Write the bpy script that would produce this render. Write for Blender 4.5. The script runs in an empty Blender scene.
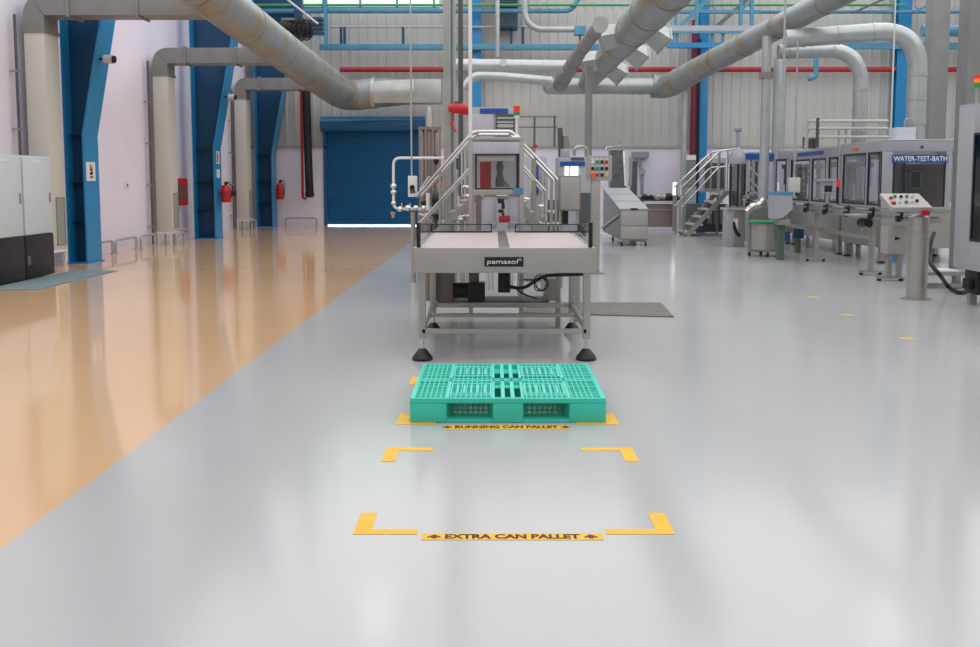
import bpy, bmesh, math, random
from mathutils import Vector, Matrix
random.seed(7)
SC = bpy.context.scene
COL = SC.collection
# ------------------------------------------------------------------ camera model
F_PX, PX0, PY0, CAM_H = 920.0, 493.0, 258.7, 1.48
TILT = math.atan(0.0845)
CT, ST = math.cos(TILT), math.sin(TILT)

def zat(py, Y):
    """height of the point seen at row py at depth Y"""
    t = (PY0 - py) / F_PX
    return CAM_H + Y * (t * CT - ST) / (CT + t * ST)

def xat(px, Y, z=1.48):
    return (px - PX0) / F_PX * (Y * CT - (z - CAM_H) * ST)

def at(px, py, Y):
    z = zat(py, Y)
    return Vector((xat(px, Y, z), Y, z))

def ground(px, py, z=0.0):
    t = (PY0 - py) / F_PX
    Y = (z - CAM_H) * (CT + t * ST) / (t * CT - ST)
    return Vector((xat(px, Y, z), Y, z))

# ------------------------------------------------------------------ materials
def lin(c):
    return tuple(((v / 255) / 12.92 if v / 255 <= 0.04045 else ((v / 255 + 0.055) / 1.055) ** 2.4) for v in c)

def mat(name, rgb, rough=0.5, metal=0.0, var=0.08, scale=6.0, bump=0.0, spec=0.5, rvar=0.06, stretch=None, emit=0.0):
    m = bpy.data.materials.new(name)
    m.use_nodes = True
    nt = m.node_tree
    b = nt.nodes['Principled BSDF']
    tc = nt.nodes.new('ShaderNodeTexCoord')
    mp = nt.nodes.new('ShaderNodeMapping')
    if stretch: mp.inputs['Scale'].default_value = stretch
    nz = nt.nodes.new('ShaderNodeTexNoise')
    nz.inputs['Scale'].default_value = scale
    nz.inputs['Detail'].default_value = 4
    nt.links.new(tc.outputs['Object'], mp.inputs['Vector'])
    nt.links.new(mp.outputs['Vector'], nz.inputs['Vector'])
    rp = nt.nodes.new('ShaderNodeValToRGB')
    c = lin(rgb)
    lo = [max(0, v * (1 - var)) for v in c]; hi = [min(1, v * (1 + var)) for v in c]
    rp.color_ramp.elements[0].position = 0.3; rp.color_ramp.elements[1].position = 0.7
    rp.color_ramp.elements[0].color = (*lo, 1); rp.color_ramp.elements[1].color = (*hi, 1)
    nt.links.new(nz.outputs['Fac'], rp.inputs['Fac'])
    nt.links.new(rp.outputs['Color'], b.inputs['Base Color'])
    mr = nt.nodes.new('ShaderNodeMapRange')
    mr.inputs['To Min'].default_value = max(0.02, rough - rvar); mr.inputs['To Max'].default_value = min(1, rough + rvar)
    nt.links.new(nz.outputs['Fac'], mr.inputs['Value'])
    nt.links.new(mr.outputs['Result'], b.inputs['Roughness'])
    b.inputs['Metallic'].default_value = metal
    b.inputs['Specular IOR Level'].default_value = spec
    if bump:
        bp = nt.nodes.new('ShaderNodeBump')
        bp.inputs['Strength'].default_value = bump
        bp.inputs['Distance'].default_value = 0.02
        nt.links.new(nz.outputs['Fac'], bp.inputs['Height'])
        nt.links.new(bp.outputs['Normal'], b.inputs['Normal'])
    if emit:
        b.inputs['Emission Color'].default_value = (*c, 1)
        b.inputs['Emission Strength'].default_value = emit
    return m

def glass_mat(name, tint, gloss=0.12):
    m = bpy.data.materials.new(name)
    m.use_nodes = True
    nt = m.node_tree
    out = nt.nodes['Material Output']
    nt.nodes.remove(nt.nodes['Principled BSDF'])
    tr = nt.nodes.new('ShaderNodeBsdfTransparent'); tr.inputs['Color'].default_value = (*tint, 1)
    gl = nt.nodes.new('ShaderNodeBsdfGlossy'); gl.inputs['Roughness'].default_value = 0.03
    mx = nt.nodes.new('ShaderNodeMixShader')
    fr = nt.nodes.new('ShaderNodeLayerWeight'); fr.inputs['Blend'].default_value = 0.5
    pw = nt.nodes.new('ShaderNodeMath'); pw.operation = 'POWER'; pw.inputs[1].default_value = 4.0
    ml = nt.nodes.new('ShaderNodeMath'); ml.operation = 'MULTIPLY_ADD'; ml.inputs[1].default_value = 0.6; ml.inputs[2].default_value = gloss * 0.25
    nt.links.new(fr.outputs['Facing'], pw.inputs[0]); nt.links.new(pw.outputs[0], ml.inputs[0])
    nt.links.new(ml.outputs[0], mx.inputs['Fac'])
    nt.links.new(tr.outputs[0], mx.inputs[1]); nt.links.new(gl.outputs[0], mx.inputs[2])
    nt.links.new(mx.outputs[0], out.inputs['Surface'])
    return m

M = {}
M['plaster'] = mat('lilac_white_plaster', (236, 230, 244), 0.6, var=0.03, scale=1.2)
M['cladding'] = mat('grey_sheet_cladding', (190, 189, 185), 0.42, var=0.04, scale=0.8, metal=0.05)
M['roof'] = mat('pale_roof_sheet', (205, 206, 208), 0.7, var=0.03)
M['blue'] = mat('blue_gloss_paint', (36, 134, 190), 0.36, var=0.08, scale=2)
M['deepblue_webshade'] = mat('deep_blue_and_web_shade', (8, 66, 102), 0.4, var=0.10, scale=2)  # shade of the column webs put into the colour; plain deep blue elsewhere
M['shutter'] = mat('shutter_blue', (6, 92, 142), 0.3, var=0.06, scale=2)
M['pipeblue'] = mat('pipe_blue_paint', (78, 140, 170), 0.4, var=0.10, scale=3)
M['green'] = mat('pipe_green_paint', (70, 150, 96), 0.4)
M['red'] = mat('red_paint', (196, 34, 40), 0.38, var=0.06)
M['firered'] = mat('fire_pipe_red', (168, 42, 52), 0.4, var=0.06)
M['duct'] = mat('dull_grey_duct', (132, 134, 132), 0.5, var=0.08, scale=2.5)
M['riser'] = mat('cream_painted_duct', (206, 204, 194), 0.5, var=0.03, scale=1.5)
M['galv'] = mat('galvanised_sheet', (172, 176, 172), 0.38, metal=0.55, var=0.14, scale=2.2, stretch=(1, 1, 1))
M['galvold'] = mat('weathered_galvanised_sheet', (150, 149, 144), 0.42, metal=0.35, var=0.2, scale=1.6)
_r = [n for n in M['galvold'].node_tree.nodes if n.type == 'VALTORGB'][0]
_r.color_ramp.elements[0].color = (*lin((150, 136, 112)), 1); _r.color_ramp.elements[1].color = (*lin((150, 157, 160)), 1)
_r.color_ramp.elements[0].position = 0.36; _r.color_ramp.elements[1].position = 0.56
M['lagging'] = mat('aluminium_lagging', (184, 189, 190), 0.34, metal=0.5, var=0.08, scale=5)
M['steel'] = mat('brushed_stainless', (178, 174, 168), 0.34, metal=0.7, var=0.07, scale=5, stretch=(1, 1, 8))
M['steelm'] = mat('satin_grey_panel', (174, 169, 166), 0.42, metal=0.25, var=0.04, scale=4)
M['bright'] = mat('polished_tube', (214, 212, 208), 0.2, metal=0.85, var=0.04)
M['darkframe'] = mat('dark_seal', (44, 44, 48), 0.45)
M['black'] = mat('black_rubber', (24, 24, 26), 0.5)
M['plinth'] = mat('black_plinth', (34, 30, 32), 0.4, var=0.1)
M['cabinet'] = mat('pale_blue_grey_cabinet', (206, 216, 222), 0.4, var=0.02)
M['machine'] = mat('grey_machine_paint', (172, 174, 180), 0.4, metal=0.1, var=0.05, scale=3)
M['lilac'] = mat('lilac_grey_panel', (188, 186, 198), 0.45, var=0.04)
M['deck'] = mat('pinkish_white_deck', (190, 178, 176), 0.45, var=0.03)
M['belt'] = mat('dark_grey_belt', (98, 94, 96), 0.5)
M['pallet'] = mat('turquoise_plastic', (64, 212, 190), 0.4, var=0.04, scale=8)
M['mint'] = mat('pale_worn_turquoise', (104, 226, 208), 0.45, var=0.05, scale=10)
M['maroon'] = mat('dark_maroon_paint', (112, 26, 46), 0.45)
M['lid'] = mat('pale_grey_lid', (186, 190, 196), 0.4)
M['tape'] = mat('yellow_floor_tape', (252, 190, 36), 0.5, var=0.08, scale=14)
M['ink'] = mat('dark_brown_ink', (82, 48, 20), 0.6)
M['white'] = mat('white_enamel', (232, 232, 230), 0.4, var=0.02)
M['signblue'] = mat('sign_blue', (28, 84, 160), 0.4)
M['mat'] = mat('blue_grey_matting', (118, 136, 142), 0.85, var=0.1, scale=30, bump=0.3)
M['sheet'] = mat('dull_brown_grey_sheet', (112, 107, 99), 0.6, var=0.18, scale=5)
M['grille'] = mat('grey_grille', (150, 152, 152), 0.5)
M['teal'] = mat('pale_teal_trim', (120, 168, 168), 0.5)
M['brown'] = mat('brown_grey_panel', (142, 128, 122), 0.5)
M['orange'] = mat('orange_plastic', (240, 104, 30), 0.4)
M['amber'] = mat('amber_lens', (232, 120, 40), 0.3, emit=0.35)
M['redlens'] = mat('red_lens', (214, 40, 34), 0.3, emit=0.35)
M['greenlens'] = mat('green_lens', (60, 140, 80), 0.3, emit=0.1)
M['buttongreen'] = mat('green_button', (30, 140, 92), 0.4)
M['yellow'] = mat('yellow_button', (226, 196, 70), 0.4)
M['darkgrey'] = mat('dark_grey_enamel', (84, 90, 92), 0.3, var=0.1)
M['hopper'] = mat('dark_green_grey_sheet', (88, 98, 98), 0.28, metal=0.2, var=0.12)
M['lamp'] = mat('daylight_gap', (255, 255, 255), 0.5, emit=6.0)
M['daylight'] = mat('frosted_daylight_pane', (206, 226, 200), 0.5, emit=0.9)
M['whiteglow'] = mat('glowing_white', (250, 250, 255), 0.4, emit=2.2)  # glow of the tube lamp; on machine windows it imitates reflections
M['glass'] = glass_mat('clear_guard_glass', (0.93, 0.95, 0.95))
M['smoke'] = glass_mat('smoked_guard_glass', (0.76, 0.78, 0.79), 0.16)
M['olive'] = mat('dull_olive_paint', (86, 108, 88), 0.5)
M['tread'] = mat('worn_bright_tread', (206, 206, 202), 0.4, metal=0.3)

def floor_mat(name, rgb, rough, var, seam):
    m = mat(name, rgb, rough, var=var, scale=0.35, rvar=0.05, spec=0.5)
    nt = m.node_tree; b = nt.nodes['Principled BSDF']
    tc = nt.nodes['Texture Coordinate']
    n2 = nt.nodes.new('ShaderNodeTexNoise'); n2.inputs['Scale'].default_value = 3.0; n2.inputs['Detail'].default_value = 2
    nt.links.new(tc.outputs['Object'], n2.inputs['Vector'])
    bp = nt.nodes.new('ShaderNodeBump'); bp.inputs['Strength'].default_value = seam; bp.inputs['Distance'].default_value = 0.02
    nt.links.new(n2.outputs['Fac'], bp.inputs['Height'])
    nt.links.new(bp.outputs['Normal'], b.inputs['Normal'])
    return m
M['floorgrey'] = floor_mat('grey_epoxy_floor', (188, 190, 190), 0.15, 0.035, 0.02)
M['floorbeige'] = floor_mat('beige_epoxy_floor', (222, 184, 141), 0.075, 0.03, 0.02)

# ------------------------------------------------------------------ mesh builder
class MB:
    def __init__(self):
        self.bm = bmesh.new()
    def face(self, pts):
        vs = [self.bm.verts.new(p) for p in pts]
        self.bm.faces.new(vs); return self
    def hexa(self, c):
        """c: 8 corners, bottom loop then top loop"""
        v = [self.bm.verts.new(p) for p in c]
        for f in ((3, 2, 1, 0), (4, 5, 6, 7), (0, 1, 5, 4), (1, 2, 6, 5), (2, 3, 7, 6), (3, 0, 4, 7)):
            self.bm.faces.new([v[i] for i in f])
        return self
    def box(self, x0, x1, y0, y1, z0, z1):
        if x0 > x1: x0, x1 = x1, x0
        if y0 > y1: y0, y1 = y1, y0
        if z0 > z1: z0, z1 = z1, z0
        return self.hexa([(x0, y0, z0), (x1, y0, z0), (x1, y1, z0), (x0, y1, z0), (x0, y0, z1), (x1, y0, z1), (x1, y1, z1), (x0, y1, z1)])
    def cbox(self, c, sx, sy, sz):
        return self.box(c[0] - sx / 2, c[0] + sx / 2, c[1] - sy / 2, c[1] + sy / 2, c[2] - sz / 2, c[2] + sz / 2)
    def bar(self, p0, p1, w, h, up=(0, 0, 1)):
        """square bar between two points: w sideways, h along up"""
        p0, p1 = Vector(p0), Vector(p1)
        t = (p1 - p0).normalized(); up = Vector(up)
        s = t.cross(up)
        if s.length < 1e-4: s = t.cross(Vector((0, 1, 0)))
        s.normalize(); u = s.cross(t)
        a, b = s * w / 2, u * h / 2
        return self.hexa([p0 - a - b, p0 + a - b, p1 + a - b, p1 - a - b, p0 - a + b, p0 + a + b, p1 + a + b, p1 - a + b])
    def prism(self, poly, d):
        """poly: coplanar 3-D loop extruded along vector d"""
        d = Vector(d); n = len(poly)
        a = [self.bm.verts.new(Vector(p)) for p in poly]
        b = [self.bm.verts.new(Vector(p) + d) for p in poly]
        self.bm.faces.new(a[::-1]); self.bm.faces.new(b)
        for i in range(n):
            self.bm.faces.new([a[i], a[(i + 1) % n], b[(i + 1) % n], b[i]])
        return self
    def sweep(self, prof, path, binormal=None, rad=None, cap=True):
        """profile (u, v) pairs along path; u lies along the binormal"""
        path = [Vector(p) for p in path]; n = len(path); rings = []
        bn = Vector(binormal) if binormal is not None else None
        prev = None
        for i, p in enumerate(path):
            if i == 0: t = path[1] - path[0]
            elif i == n - 1: t = path[-1] - path[-2]
            else: t = (path[i + 1] - p).normalized() + (p - path[i - 1]).normalized()
            t.normalize()
            if bn is not None:
                u = (bn - t * bn.dot(t)).normalized()
            elif prev is None:
                ref = Vector((0, 0, 1)) if abs(t.z) < 0.9 else Vector((0, 1, 0))
                u = t.cross(ref).normalized()
            else:
                u = (prev - t * prev.dot(t)).normalized()
            prev = u
            v = t.cross(u)
            r = rad[i] if isinstance(rad, (list, tuple)) else (rad if rad is not None else 1.0)
            rings.append([self.bm.verts.new(p + u * (a * r) + v * (b * r)) for a, b in prof])
        k = len(prof)
        for i in range(n - 1):
            for j in range(k):
                self.bm.faces.new([rings[i][j], rings[i][(j + 1) % k], rings[i + 1][(j + 1) % k], rings[i + 1][j]])
        if cap:
            self.bm.faces.new(rings[0][::-1]); self.bm.faces.new(rings[-1])
        return self
    def tube(self, path, r, seg=12, cap=True):
        prof = [(math.cos(2 * math.pi * i / seg), math.sin(2 * math.pi * i / seg)) for i in range(seg)]
        return self.sweep(prof, path, None, r, cap)
    def cyl(self, p0, p1, r0, r1=None, seg=20):
        return self.tube([p0, p1], [r0, r0 if r1 is None else r1], seg)
    def lathe(self, prof, c, seg=24):
        """(r, z) profile round the vertical through c; r = 0 closes it"""
        c = Vector(c); rings = []
        for r, z in prof:
            if r <= 1e-6: rings.append([self.bm.verts.new(c + Vector((0, 0, z)))])
            else: rings.append([self.bm.verts.new(c + Vector((r * math.cos(2 * math.pi * i / seg), r * math.sin(2 * math.pi * i / seg), z))) for i in range(seg)])
        for a, b in zip(rings, rings[1:]):
            for i in range(seg):
                j = (i + 1) % seg
                if len(a) == 1 and len(b) == 1: continue
                if len(a) == 1: self.bm.faces.new([a[0], b[j], b[i]])
                elif len(b) == 1: self.bm.faces.new([a[i], a[j], b[0]])
                else: self.bm.faces.new([a[i], a[j], b[j], b[i]])
        if len(rings[0]) > 1: self.bm.faces.new(rings[0][::-1])
        if len(rings[-1]) > 1: self.bm.faces.new(rings[-1])
        return self
    def ball(self, c, r, sx=1, sy=1, sz=1, seg=16):
        g = bmesh.ops.create_uvsphere(self.bm, u_segments=seg, v_segments=max(6, seg // 2), radius=r)
        for v in g['verts']:
            v.co = Vector((v.co.x * sx, v.co.y * sy, v.co.z * sz)) + Vector(c)
        return self
    def build(self, name, material, parent=None, bevel=0.0, smooth=True):
        bm = self.bm
        off = Vector((0, 0, 0)); q = parent
        while q is not None:
            off += q.location; q = q.parent
        if parent is None:                      # a thing that is one mesh: origin at its base
            lo = Vector((1e9,) * 3); hi = -lo
            for v in bm.verts:
                for i in range(3): lo[i] = min(lo[i], v.co[i]); hi[i] = max(hi[i], v.co[i])
            off = Vector(((lo.x + hi.x) / 2, (lo.y + hi.y) / 2, lo.z))
        for v in bm.verts: v.co -= off
        bmesh.ops.recalc_face_normals(bm, faces=bm.faces)
        if bevel:
            es = [e for e in bm.edges if len(e.link_faces) == 2 and e.calc_face_angle(0) > 0.9]
            bmesh.ops.bevel(bm, geom=es, offset=bevel, segments=2, affect='EDGES', profile=0.6, clamp_overlap=True)
        if smooth:
            for f in bm.faces: f.smooth = True
            for e in bm.edges:
                e.smooth = not (len(e.link_faces) != 2 or e.calc_face_angle(0) > 0.6)
        me = bpy.data.meshes.new(name)
        bm.to_mesh(me); bm.free()
        for x in (material if isinstance(material, (list, tuple)) else [material]): me.materials.append(x)
        o = bpy.data.objects.new(name, me)
        COL.objects.link(o)
        if parent is not None: o.parent = parent
        else: o.location = off
        return o

def arc_path(pts, rad, n=6):
    """polyline with its inner corners rounded"""
    pts = [Vector(p) for p in pts]; out = [pts[0]]
    for i in range(1, len(pts) - 1):
        a, b, c = pts[i - 1], pts[i], pts[i + 1]
        d0, d1 = (a - b), (c - b)
        r = min(rad, d0.length * 0.49, d1.length * 0.49)
        p, q = b + d0.normalized() * r, b + d1.normalized() * r
        for k in range(n + 1):
            t = k / n
            out.append(p * (1 - t) ** 2 + b * (2 * t * (1 - t)) + q * t ** 2)
    out.append(pts[-1])
    return out

def tag(o, label, cat, group=None):
    o['label'] = label; o['category'] = cat
    if group: o['group'] = group
    return o
def thing(name, label, cat, loc, group=None):
    o = bpy.data.objects.new(name, None)
    o.empty_display_size = 0.1
    COL.objects.link(o); o.location = Vector(loc)
    return tag(o, label, cat, group)
def struct(o):
    o['kind'] = 'structure'; return o
def one(mb, name, material, label, cat, group=None, bevel=0.0):
    return tag(mb.build(name, material, None, bevel), label, cat, group)

def lettering(text, name, material, parent, w, h, frame, depth=0.002, bold=0.0):
    """raised letters; frame = (origin at the middle, unit right, unit up)"""
    cu = bpy.data.curves.new(name, 'FONT'); cu.body = text; cu.align_x = 'CENTER'; cu.offset = bold; cu.resolution_u = 3
    ob = bpy.data.objects.new(name, cu); COL.objects.link(ob)
    bpy.context.view_layer.update()
    dg = bpy.context.evaluated_depsgraph_get()
    me = bpy.data.meshes.new_from_object(ob.evaluated_get(dg))
    bpy.data.objects.remove(ob); bpy.data.curves.remove(cu)
    xs = [v.co.x for v in me.vertices]; ys = [v.co.y for v in me.vertices]
    x0, x1, y0, y1 = min(xs), max(xs), min(ys), max(ys)
    o, r, u = (Vector(v) for v in frame); n = r.cross(u)
    mb = MB(); mb.bm.from_mesh(me); bpy.data.meshes.remove(me)
    for v in mb.bm.verts:
        a = ((v.co.x - x0) / (x1 - x0) - 0.5) * w; b = ((v.co.y - y0) / (y1 - y0) - 0.5) * h
        v.co = o + r * a + u * b
    g = bmesh.ops.extrude_face_region(mb.bm, geom=list(mb.bm.faces))
    for v in g['geom']:
        if isinstance(v, bmesh.types.BMVert): v.co += n * depth
    return mb.build(name, material, parent, smooth=False)

# ================================================================== THE HALL
XL, XR, YN, YF, ZC = -7.95, 16.5, -6.0, 30.5, 9.2
SEAM = -1.985
mb = MB()
for x0, x1 in ((XL, SEAM), (SEAM, XR)):
    mb.box(x0, x1, YN, YF, -0.2, 0.0)
mb.bm.faces.ensure_lookup_table()
for f in mb.bm.faces:
    f.material_index = 0 if f.calc_center_median().x < SEAM - 0.01 else 1
struct(mb.build('floor', [M['floorbeige'], M['floorgrey']], smooth=False))
struct(MB().box(XL - 0.2, XL, YN, YF + 0.4, -0.2, ZC).build('wall_left', M['plaster']))
struct(MB().box(XR, XR + 0.2, YN, YF + 0.4, -0.2, ZC).build('wall_right', M['cladding']))
struct(MB().box(XL - 0.2, XR + 0.2, YN - 0.2, YN, -0.2, ZC).build('wall_near', M['cladding']))
struct(MB().box(XL - 0.2, XR + 0.2, YN - 0.2, YF + 0.4, ZC, ZC + 0.2).build('ceiling', M['roof']))
# far wall: painted lower wall with the shutter opening, profiled sheets above, window band up high
SX0, SX1, SZ = xat(327, YF), xat(424, YF), 3.2
LEDGE = zat(147, YF)
far = struct(MB().box(XL, SX0, YF, YF + 0.25, -0.2, LEDGE).box(SX1, XR, YF, YF + 0.25, -0.2, LEDGE).build('wall_far', M['plaster']))
WZ = zat(7.5, YF)
WX1 = xat(440, YF)
def sheets(mb, x0, x1, z0, z1):
    pitch, d = 0.30, 0.022
    xs = []; x = x0
    while x < x1 - 0.01:
        for dx, dy in ((0, 0), (0.19, 0), (0.215, -d), (0.275, -d)):
            if x + dx < x1: xs.append((x + dx, dy))
        x += pitch
    xs.append((x1, 0))
    for (a, da), (b, db) in zip(xs, xs[1:]):
        mb.face([(a, YF + 0.05 + da, z0), (b, YF + 0.05 + db, z0), (b, YF + 0.05 + db, z1), (a, YF + 0.05 + da, z1)])
mb = MB()
sheets(mb, XL, SX0, LEDGE, WZ); sheets(mb, SX0, SX1, SZ, WZ); sheets(mb, SX1, XR, LEDGE, WZ)
sheets(mb, WX1, XR, WZ, ZC)
for x0, x1, z0, z1 in ((XL, SX0, LEDGE, WZ), (SX0, SX1, SZ + .1, WZ), (SX1, XR, LEDGE, WZ), (WX1, XR, WZ, ZC)):
    mb.box(x0, x1, YF + 0.06, YF + 0.25, z0, z1)
struct(mb.build('wall_upper', M['cladding'], smooth=False))
struct(MB().box(XL, SX0, YF - 0.06, YF, LEDGE - 0.03, LEDGE + 0.04).box(SX1, XR, YF - 0.06, YF, LEDGE - 0.03, LEDGE + 0.04).build('trim_1', M['steelm']))
win = bpy.data.objects.new('window_1', None); COL.objects.link(win); win.location = (-4.5, YF, WZ); struct(win)
MB().box(XL, WX1, YF + 0.08, YF + 0.1, WZ, ZC - 0.05).build('pane', M['daylight'], win)
mb = MB()
k = 0
while XL + k * 1.2 < WX1:
    mb.box(XL + k * 1.2, XL + k * 1.2 + 0.06, YF, YF + 0.08, WZ, ZC - 0.05); k += 1
mb.box(XL, WX1, YF, YF + 0.08, WZ - 0.05, WZ + 0.03)
mb.build('window_frame', M['pipeblue'], win)
# rolling shutter
dr = bpy.data.objects.new('door_1', None); COL.objects.link(dr); dr.location = ((SX0 + SX1) / 2, YF, 0); struct(dr)
mb = MB()
n = 46; GAP = 0.035
for i in range(n):
    z0 = GAP + (3.2 - GAP) * i / n; z1 = GAP + (3.2 - GAP) * (i + 1) / n; dz = z1 - z0
    y = YF + 0.06
    mb.prism([(SX0, y, z0), (SX0, y - 0.018, z0 + dz * 0.25), (SX0, y - 0.018, z0 + dz * 0.75), (SX0, y, z1), (SX0, y + 0.02, z1), (SX0, y + 0.02, z0)], (SX1 - SX0, 0, 0))
mb.build('shutter_curtain', M['shutter'], dr, smooth=False)
MB().cyl((SX0 - 0.12, YF - 0.22, zat(124, YF - 0.3)), (SX1 + 0.1, YF - 0.22, zat(124, YF - 0.3)), 0.25, seg=28).build('shutter_hood', M['shutter'], dr)
MB().box(SX0 - 0.1, SX0, YF - 0.06, YF + 0.04, 0, 3.3).box(SX1, SX1 + 0.1, YF - 0.06, YF + 0.04, 0, 3.3).build('guide_rail', M['shutter'], dr)
struct(MB().box(SX0 - 1, SX1 + 1, YF + 0.25, YF + 6, -0.2, -0.02).build('outside_ground', M['roof']))
# ================================================================== LEFT WALL: columns
def wall_column(Yc, dx, label, group, top=ZC - .02):
    t = thing('steel_column', label, 'column', (-7.5, Yc, 0), group)
    hw = 0.30
    xi = [(-7.22 + dx, 0.0), (-7.22 + dx, 2.3), (-6.78 + dx, 4.6), (-5.9 + dx, top)]       # inner flange line: (x, z)
    xo = -7.62
    mb = MB()
    mb.prism([(xo, Yc - 0.012, 0), (xi[0][0], Yc - 0.012, 0), (xi[1][0], Yc - 0.012, xi[1][1]), (xi[2][0], Yc - 0.012, xi[2][1]), (xi[3][0], Yc - 0.012, top), (xo, Yc - 0.012, top)], (0, 0.024, 0))
    mb.build('web', M['deepblue_webshade'], t)  # web shade painted in as a darker blue than the flanges
    MB().box(xo, xo + 0.025, Yc - hw, Yc + hw, 0, top).build('outer_flange', M['blue'], t)
    mb = MB()
    for (xa, za), (xb, zb) in zip(xi, xi[1:]):
        mb.hexa([(xa, Yc - hw, za), (xa + 0.03, Yc - hw, za), (xa + 0.03, Yc + hw, za), (xa, Yc + hw, za),
                 (xb, Yc - hw, zb), (xb + 0.03, Yc - hw, zb), (xb + 0.03, Yc + hw, zb), (xb, Yc + hw, zb)])
    mb.build('inner_flange', M['blue'], t)
    for z in (0.75, 1.45, 2.3):
        MB().box(xo + 0.02, -7.22 + dx, Yc - hw * 0.5, Yc + hw * 0.5, z, z + 0.012).build('stiffener', M['deepblue_webshade'], t)
    MB().box(xo, -7.16 + dx, Yc - 0.34, Yc + 0.34, 0, 0.02).build('base_plate', M['blue'], t)
    return t
COLY = (16.75, 23.75, 29.95)
CDX = (-.08, .12, .10)
wall_column(COLY[0], CDX[0], 'blue tapered steel column with a white notice and a small camera on it', 'blue portal columns')
wall_column(COLY[1], CDX[1], 'blue tapered steel column with fire extinguisher under two small signs', 'blue portal columns')
wall_column(COLY[2], CDX[2], 'blue tapered steel column in the far corner with one small extinguisher', 'blue portal columns')

# ------------------------------------------------------------------ air ducts down the wall
DZ = 4.40
def air_duct(Y, label, px_end, DZ=4.40):
    t = thing('air_duct', label, 'duct', (-7.77, Y, 0), 'rectangular air ducts along the lilac wall')
    w, d = 0.34, 0.50                      # across the wall normal, along the wall
    MB().box(-7.80, -7.80 + w, Y - d / 2, Y + d / 2, 0.30, DZ - 0.42).build('riser', M['riser'], t, bevel=0.008)
    # elbow and run over to the round duct
    hw, hh = 0.25, 0.175
    path = arc_path([(-7.63, Y, DZ - 0.42), (-7.63, Y, DZ), (-7.05, Y, DZ)], 0.38, 8)
    prof = [(-hw, -hh), (hw, -hh), (hw, hh), (-hw, hh)]
    MB().sweep(prof, path, (0, 1, 0)).build('elbow', M['duct'], t)
    xe = px_end
    MB().box(-7.05, xe, Y - hw, Y + hw, DZ - hh, DZ + hh).build('horizontal_run', M['duct'], t, bevel=0.006)
    x = -7.05
    while x < xe - 0.2:
        mb = MB().box(x - 0.02, x + 0.02, Y - hw - 0.03, Y + hw + 0.03, DZ - hh - 0.03, DZ + hh + 0.03)
        mb.build('flange', M['duct'], t); x += 1.15
    MB().box(-7.82, -7.44, Y - d / 2 - 0.02, Y + d / 2 + 0.02, DZ - 0.46, DZ - 0.40).build('flange', M['duct'], t)
    # louvred grille on the aisle face, low down
    mb = MB()
    y0, y1, z0, z1 = Y - 0.08, Y + 0.23, 0.38, 1.2
    xg = -7.80 + w
    mb.box(xg, xg + 0.015, y0, y0 + 0.02, z0, z1).box(xg, xg + 0.015, y1 - 0.02, y1, z0, z1).box(xg, xg + 0.015, y0, y1, z0, z0 + 0.02).box(xg, xg + 0.015, y0, y1, z1 - 0.02, z1)
    k = 0
    while z0 + 0.03 + k * 0.03 < z1 - 0.02:
        z = z0 + 0.03 + k * 0.03
        mb.hexa([(xg, y0, z), (xg + 0.012, y0, z - 0.01), (xg + 0.012, y1, z - 0.01), (xg, y1, z), (xg, y0, z + 0.004), (xg + 0.012, y0, z - 0.006), (xg + 0.012, y1, z - 0.006), (xg, y1, z + 0.004)]); k += 1
    mb.build('grille', M['grille'], t, smooth=False)
    mb = MB()
    for yy in (Y - d / 2 + 0.025, Y + d / 2 - 0.025):
        for xx in (-7.78, -7.48):
            mb.box(xx - 0.02, xx + 0.02, yy - 0.02, yy + 0.02, 0, 0.30)
    mb.box(-7.82, -7.44, Y - d / 2 - 0.01, Y + d / 2 + 0.01, 0.26, 0.30)
    mb.build('stand', M['white'], t)
    return t
air_duct(15.8, 'cream air duct rising behind the pale electrical cabinets', -4.85)
air_duct(21.6, 'cream air duct rising beside the red hose cabinet', -5.0, 4.34)
air_duct(28.3, 'cream air duct rising beside the dark grey wall box', -5.1)

# conduits running up the wall beside the ducts
def conduit(Y, z0, z1, label):
    t = thing('cable_conduit', label, 'conduit', (-7.84, Y, z0), 'dark conduits on the lilac wall')
    MB().cyl((-7.84, Y, z0), (-7.84, Y, z1), 0.024, seg=10).build('conduit_pipe', M['darkgrey'], t)
    z = z0 + 0.4
    while z < z1:
        MB().box(-7.945, -7.81, Y - 0.035, Y + 0.035, z, z + 0.03).build('clip', M['grille'], t); z += 0.95
conduit(15.35, 0.02, 4.2, 'dark conduit clipped to the wall behind the electrical cabinets')
conduit(21.18, 0.02, 4.2, 'dark conduit clipped to the wall beside the red hose cabinet duct')
conduit(27.85, 0.02, 4.2, 'dark conduit clipped to the wall behind the red hydrant valve')

# ------------------------------------------------------------------ the big round exhaust duct
def seams(parent, path, rad, every, material, th=0.012):
    path = [Vector(p) for p in path]
    for i, ((a, b), (ra, rb)) in enumerate(zip(zip(path, path[1:]), zip(rad, rad[1:]))):
        L = (b - a).length; n = max(1, int(L / every)); d = (b - a).normalized()
        for k in range(n):
            f = (k + 0.5) / n
            p = a.lerp(b, f); r = ra + (rb - ra) * f + th
            MB().cyl(p - d * 0.035, p + d * 0.035, r, seg=32).build('seam_band', material, parent)

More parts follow.
